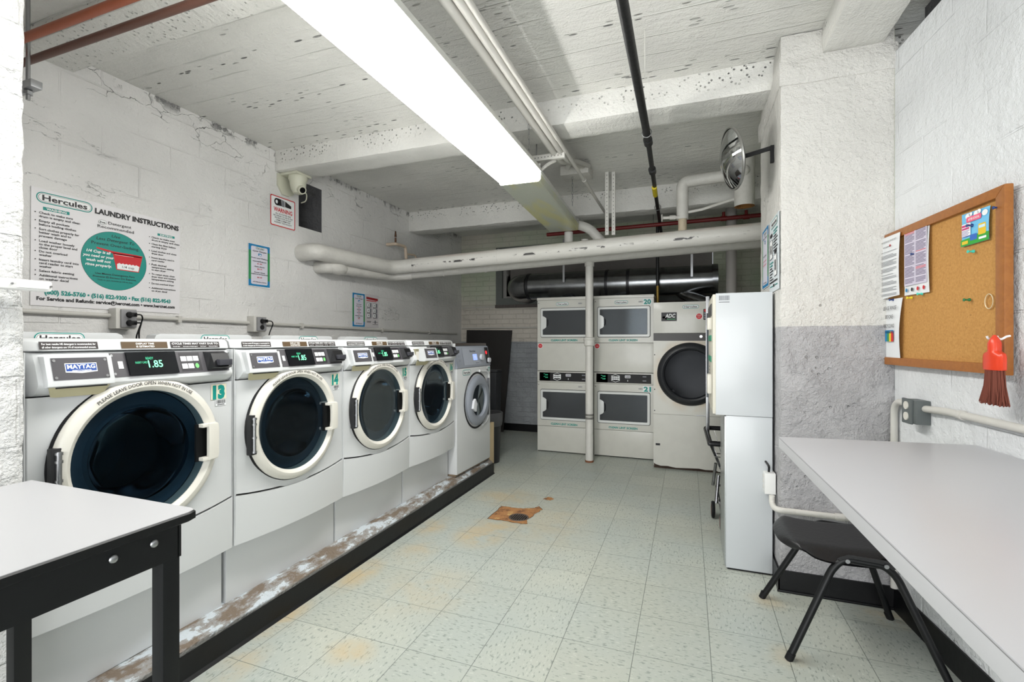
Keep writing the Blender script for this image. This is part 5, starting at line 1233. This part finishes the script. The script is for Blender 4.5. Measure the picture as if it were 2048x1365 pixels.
# chair without a back pushed under the counter
t = thing('shell_chair', 'black plastic chair seat on splayed tube legs, tucked under the counter', 'chair', (.39, 2.243, 0)); PL = M('black_shell', (20, 20, 22), .42, bump=(60, .0015))
mb = MB(); rows = []; nx, ny = 24, 20
def ss(q): q = max(0, min(1, q)); return q*q*(3-2*q)
for i in range(nx+1):
    u = i/nx; row = []
    for j in range(ny+1):
        v = j/ny*2-1; hw = .218*(1-.28*max(0, 1-u/.16)**2); y = .252+v*hw
        x = -.012+.46*u+.05*(v**4)*max(0, 1-u/.25)
        z = .468-.014*math.sin(PI*min(1, u*1.1))-.034*max(0, 1-u/.14)**2-.040*ss((abs(v)-.72)/.28)*ss((u+.1)/.5)+.02*ss((u-.8)/.2)
        row.append((x, y, z))
    rows.append(row)
mb.rings(rows, PL, closed=False); low = [[(x, y, z-.006) for x, y, z in r] for r in rows]
mb.rings(low, PL, closed=False); mb.build('seat', t, sharp=60)
bm = MB()
for k in range(5): bm.box((.335, .060+.013*k, .4475), (.405, .066+.013*k, .4495), M('slot_black', (6, 6, 6), .8))
bm.build('vent_slots', t)
TB = BMET
for y, yo, xo in ((.045, -.0, 0), (.46, .495, -.034)):
    mb = MB(); pts = [(xo, yo, .0), (.165, y, .385), (.205, y, .432), (.345, y, .424), (.385, y, .385), (.545+xo, yo, .0)]
    mb.tube(pts, .0145, TB, 12, bend=.06); lg = mb.build('leg_frame', t)
    for x in (xo, .545+xo): MB().cyl((x, yo, 0), (x+(.012 if x < .1 else -.012), yo, .03), .016, RUBBER, 12).build('rubber_foot', lg)
    for x in (.215, .345): MB().cyl((x, y-.013 if y < .2 else y+.013, .428), (x, y-.018 if y < .2 else y+.018, .428), .0085, STEEL, 12).build('rivet', lg)
for x in (.215, .345): MB().tube([(x, .045, .425), (x, .46, .425)], .010, TB, 10).build('cross_tube', t)
MB().prism([(.18, .430), (.22, .452), (.38, .446), (.40, .43), (.36, .412), (.23, .418)], .034, .040, PL).build('side_flange', t)

# ------------------------------------------------------------------ wire laundry cart behind the pedestal
t = thing('laundry_cart', 'chrome wire laundry cart with black rim, half hidden behind the white pedestal', 'cart', (.12, 3.62, 0)); CW = .48; CHW = M('dull_chrome_wire', (158, 158, 160), .25, 1.0)
rim = [(0.03, .12, .575), (.02, .80, .575), (CW, .80, .575), (CW, .12, .575), (.03, .12, .575)]
MB().tube(rim, .019, BLACK, 12, bend=.06).build('bumper_rim', t)
lv = [((.0, 0), .575), ((.035, .05), .47), ((.07, .10), .38), ((.10, .15), .30)]
for (ins, iy), z in [(l[0], l[1]) for l in lv]:
    MB().tube([(.03+ins, .12+iy, z), (.02+ins, .80-iy, z), (CW-ins, .80-iy, z), (CW-ins, .12+iy, z), (.03+ins, .12+iy, z)], .0045, CHW, 8, bend=.03).build('basket_hoop', t)
mb = MB(); n = 0
def lerp(a, b, f): return a+(b-a)*f
b0 = (.13, .27, .65, CW-.10)
for k in range(9):
    f = k/8; mb.tube([(lerp(.03, CW, f), .12, .57), (lerp(.13, CW-.1, f), .27, .30), (lerp(.13, CW-.1, f), .65, .30), (lerp(.03, CW, f), .80, .57)], .0022, CHW, 5)
for k in range(11):
    f = k/10; mb.tube([(.025, lerp(.12, .8, f), .57), (.13, lerp(.27, .65, f), .30), (CW-.1, lerp(.27, .65, f), .30), (CW, lerp(.12, .8, f), .57)], .0022, CHW, 5)
mb.build('wire_basket', t)
for (x, y) in ((.075, .22), (.075, .70), (CW-.07, .22), (CW-.07, .70)): MB().tube([(x+.02, y+(.05 if y < .4 else -.05), .31), (x, y, .115)], .0125, CHW, 10).build('leg', t)
MB().tube([(.10, .22, .115), (.10, .70, .115), (CW-.07, .70, .115), (CW-.07, .22, .115), (.10, .22, .115)], .010, CHW, 8, bend=.04).build('base_frame', t)
for (x, y) in ((.055, .235), (.10, -.02), (CW-.07, .70), (CW-.07, .0)):
    cs = MB().prism([(x-.014, .112), (x+.014, .112), (x+.012, .07), (x-.012, .07)], y-.02, y+.02, CHW).build('caster_fork', t)
    mb = MB(); mb.lathe([(.0001, -.013), (.045, -.013), (.058, -.010), (.062, 0), (.058, .010), (.045, .013), (.0001, .013)], (x, y, .062), RUBBER, 'x', 28); wl = mb.build('wheel', cs)
    mb = MB(); mb.lathe([(.0001, -.0155), (.036, -.0145), (.038, -.0125)], (x, y, .062), M('wheel_hub_red', (120, 88, 82), .4), 'x', 20); mb.lathe([(.0001, .0155), (.036, .0145), (.038, .0125)], (x, y, .062), M('wheel_hub_red'), 'x', 20); mb.build('hub', wl)
mb = MB(); mb.tube([(.10, -.02, .112), (.10, .22, .14)], .009, CHW, 8); mb.build('front_stay', t)
mb = MB(); mb.box((.017, .60, .56), (.045, .632, 1.69), CHW, .004); mb.build('hanger_pole', t)
MB().box((.021, .594, .86), (.043, .603, 1.55), M('grey_pole_sleeve', (84, 90, 96), .5)).build('pole_sleeve', t)  # grey sleeve in its own colour along the pole
MB().tube([(.031, .61, 1.66), (.12, .60, 1.64), (.16, .6, 1.60)], .010, CHW, 8).build('pole_arm', t)
MB().hexa([(.20, .60, .56), (.44, .60, .56), (.44, .615, .56), (.20, .615, .56), (.12, .74, .86), (.44, .74, .86), (.44, .755, .86), (.12, .755, .86)], M('black_mesh_flap', (40, 40, 42), .6)).build('seat_flap', t)

# ------------------------------------------------------------------ things in the back left corner
t = thing('leaning_board', 'tall black board leaning on the back wall beside the dryers', 'board', (-3.16, 6.38, 0), 0, None, (R(-6), 0, 0))
mb = MB(); mb.prism([(.04, 0), (.655, .012), (.735, 1.49), (.0, 1.50)], 0, .022, M('black_board', (34, 31, 30), .7), .006); mb.build('panel', t)
t = thing('trash_can', 'dark bin with a grey liner rim behind the last washer', 'bin', (-2.05, 4.80, 0)); BN = M('dark_bin', (40, 40, 42), .5)
mb = MB(); mb.lathe([(.0001, .0), (.115, .0), (.14, .50), (.135, .50), (.115, .02)], (0, 0, 0), BN, 'z', 28); mb.build('body', t)
mb = MB(); mb.lathe([(.142, .40), (.152, .44), (.155, .53), (.150, .545), (.138, .54), (.135, .40)], (0, 0, 0), M('grey_liner', (74, 74, 76), .45, bump=(20, .01)), 'z', 28); mb.build('liner', t)
t = thing('plastic_bin', 'tall dark grey bin standing at the back behind the washers', 'bin', (-2.48, 5.10, 0))
MB().box((0, 0, 0), (.38, .16, .96), M('charcoal_bin', (40, 42, 46), .5), .02, top=(-.01, -.01, .40, .17)).build('body', t)
MB().box((-.02, -.02, .96), (.41, .18, .985), M('charcoal_bin'), .01).build('lid', t)
t = thing('wood_panel', 'pale raw wood panel upright against the end of the kerb', 'panel', (-2.30, 4.392, 0)); PN = M('pale_pine', (206, 184, 146), .6, bump=(14, .002), mottle=.08)
MB().box((0, .0, .0), (.43, .018, .50), PN, .002).build('panel', t)
MB().box((.40, .018, .0), (.43, .12, .49), PN, .002).build('brace', t)

# ------------------------------------------------------------------ floor drain and broken tiles
def patch_mat():
    n = N('rusty_bare_concrete'); P = n.pos(); v = n.noise(P, 12, 6, .7); c = n.mix(n.step(v, .35, .5), srgb(116, 78, 52), srgb(172, 122, 76)); c = n.mix(n.step(v, .55, .66), c, srgb(206, 172, 112)); n.base(c); n.rough(.8); n.bump(v, .02); return n.m
PM = patch_mat()
def jag(pts, amp, n=6):
    out = []
    for i, p in enumerate(pts):
        q = pts[(i+1) % len(pts)]
        for k in range(n):
            f = k/n; out.append((p[0]+(q[0]-p[0])*f+random.uniform(-amp, amp)*(k > 0), p[1]+(q[1]-p[1])*f+random.uniform(-amp, amp)*(k > 0)))
    return out
t = thing('floor_drain', 'round drain grate in a bare rusty patch of missing floor tile', 'drain', (-1.25, 3.4, 0))
pt = [(-1.400, 3.244), (-1.400, 3.536), (-1.312, 3.529), (-1.223, 3.538), (-1.142, 3.58), (-1.114, 3.635), (-1.069, 3.571), (-1.087, 3.496), (-1.101, 3.38), (-1.114, 3.322), (-1.086, 3.251), (-1.12, 3.235), (-1.262, 3.248)]
ps = jag([(x+1.25, y-3.4) for x, y in pt], .006); mb = MB(); mb.poly([(x, y, .0012) for x, y in ps], PM); mb.build('bare_patch', t, fix=False)
mb = MB(); ct = Vector((sum(p[0] for p in ps)/len(ps), sum(p[1] for p in ps)/len(ps)))
mb.rings([[(x, y, .0016) for x, y in ps], [(ct.x+(x-ct.x)*.975, ct.y+(y-ct.y)*.975, .0014) for x, y in ps]], M('dark_tile_edge', (72, 56, 44), .8)); mb.build('tile_edge', t)
mb = MB(); mb.lathe([(.062, .002), (.066, .005), (.074, .005), (.076, .002)], (.062, -.052, 0), M('dark_iron', (104, 92, 84), .5, .4), 'z', 32); 
for k in range(7): x = -.048+.016*k; h = math.sqrt(.066**2-x*x); mb.box((.062+x-.003, -.052-h, .002), (.062+x+.003, -.052+h, .005), M('dark_iron'))
mb.build('grate', t)
mb = MB(); mb.poly([(.062+.062*math.cos(2*PI*k/28), -.052+.062*math.sin(2*PI*k/28), .0018) for k in range(28)], M('drain_dark', (14, 12, 12), .9)); mb.build('drain_mouth', t, fix=False)
mb = MB(); mb.poly([(x, y, .0012) for x, y in jag([(-.043, -.03), (-.02, .04), (.015, .04), (.043, .005), (.022, -.04), (-.02, -.03)], .005, 3)], PM)
tag(mb.build('broken_tile_spot', loc=(-1.093, 3.835, 0), fix=False), 'small chipped brown spot in the floor beyond the drain', 'floor damage')
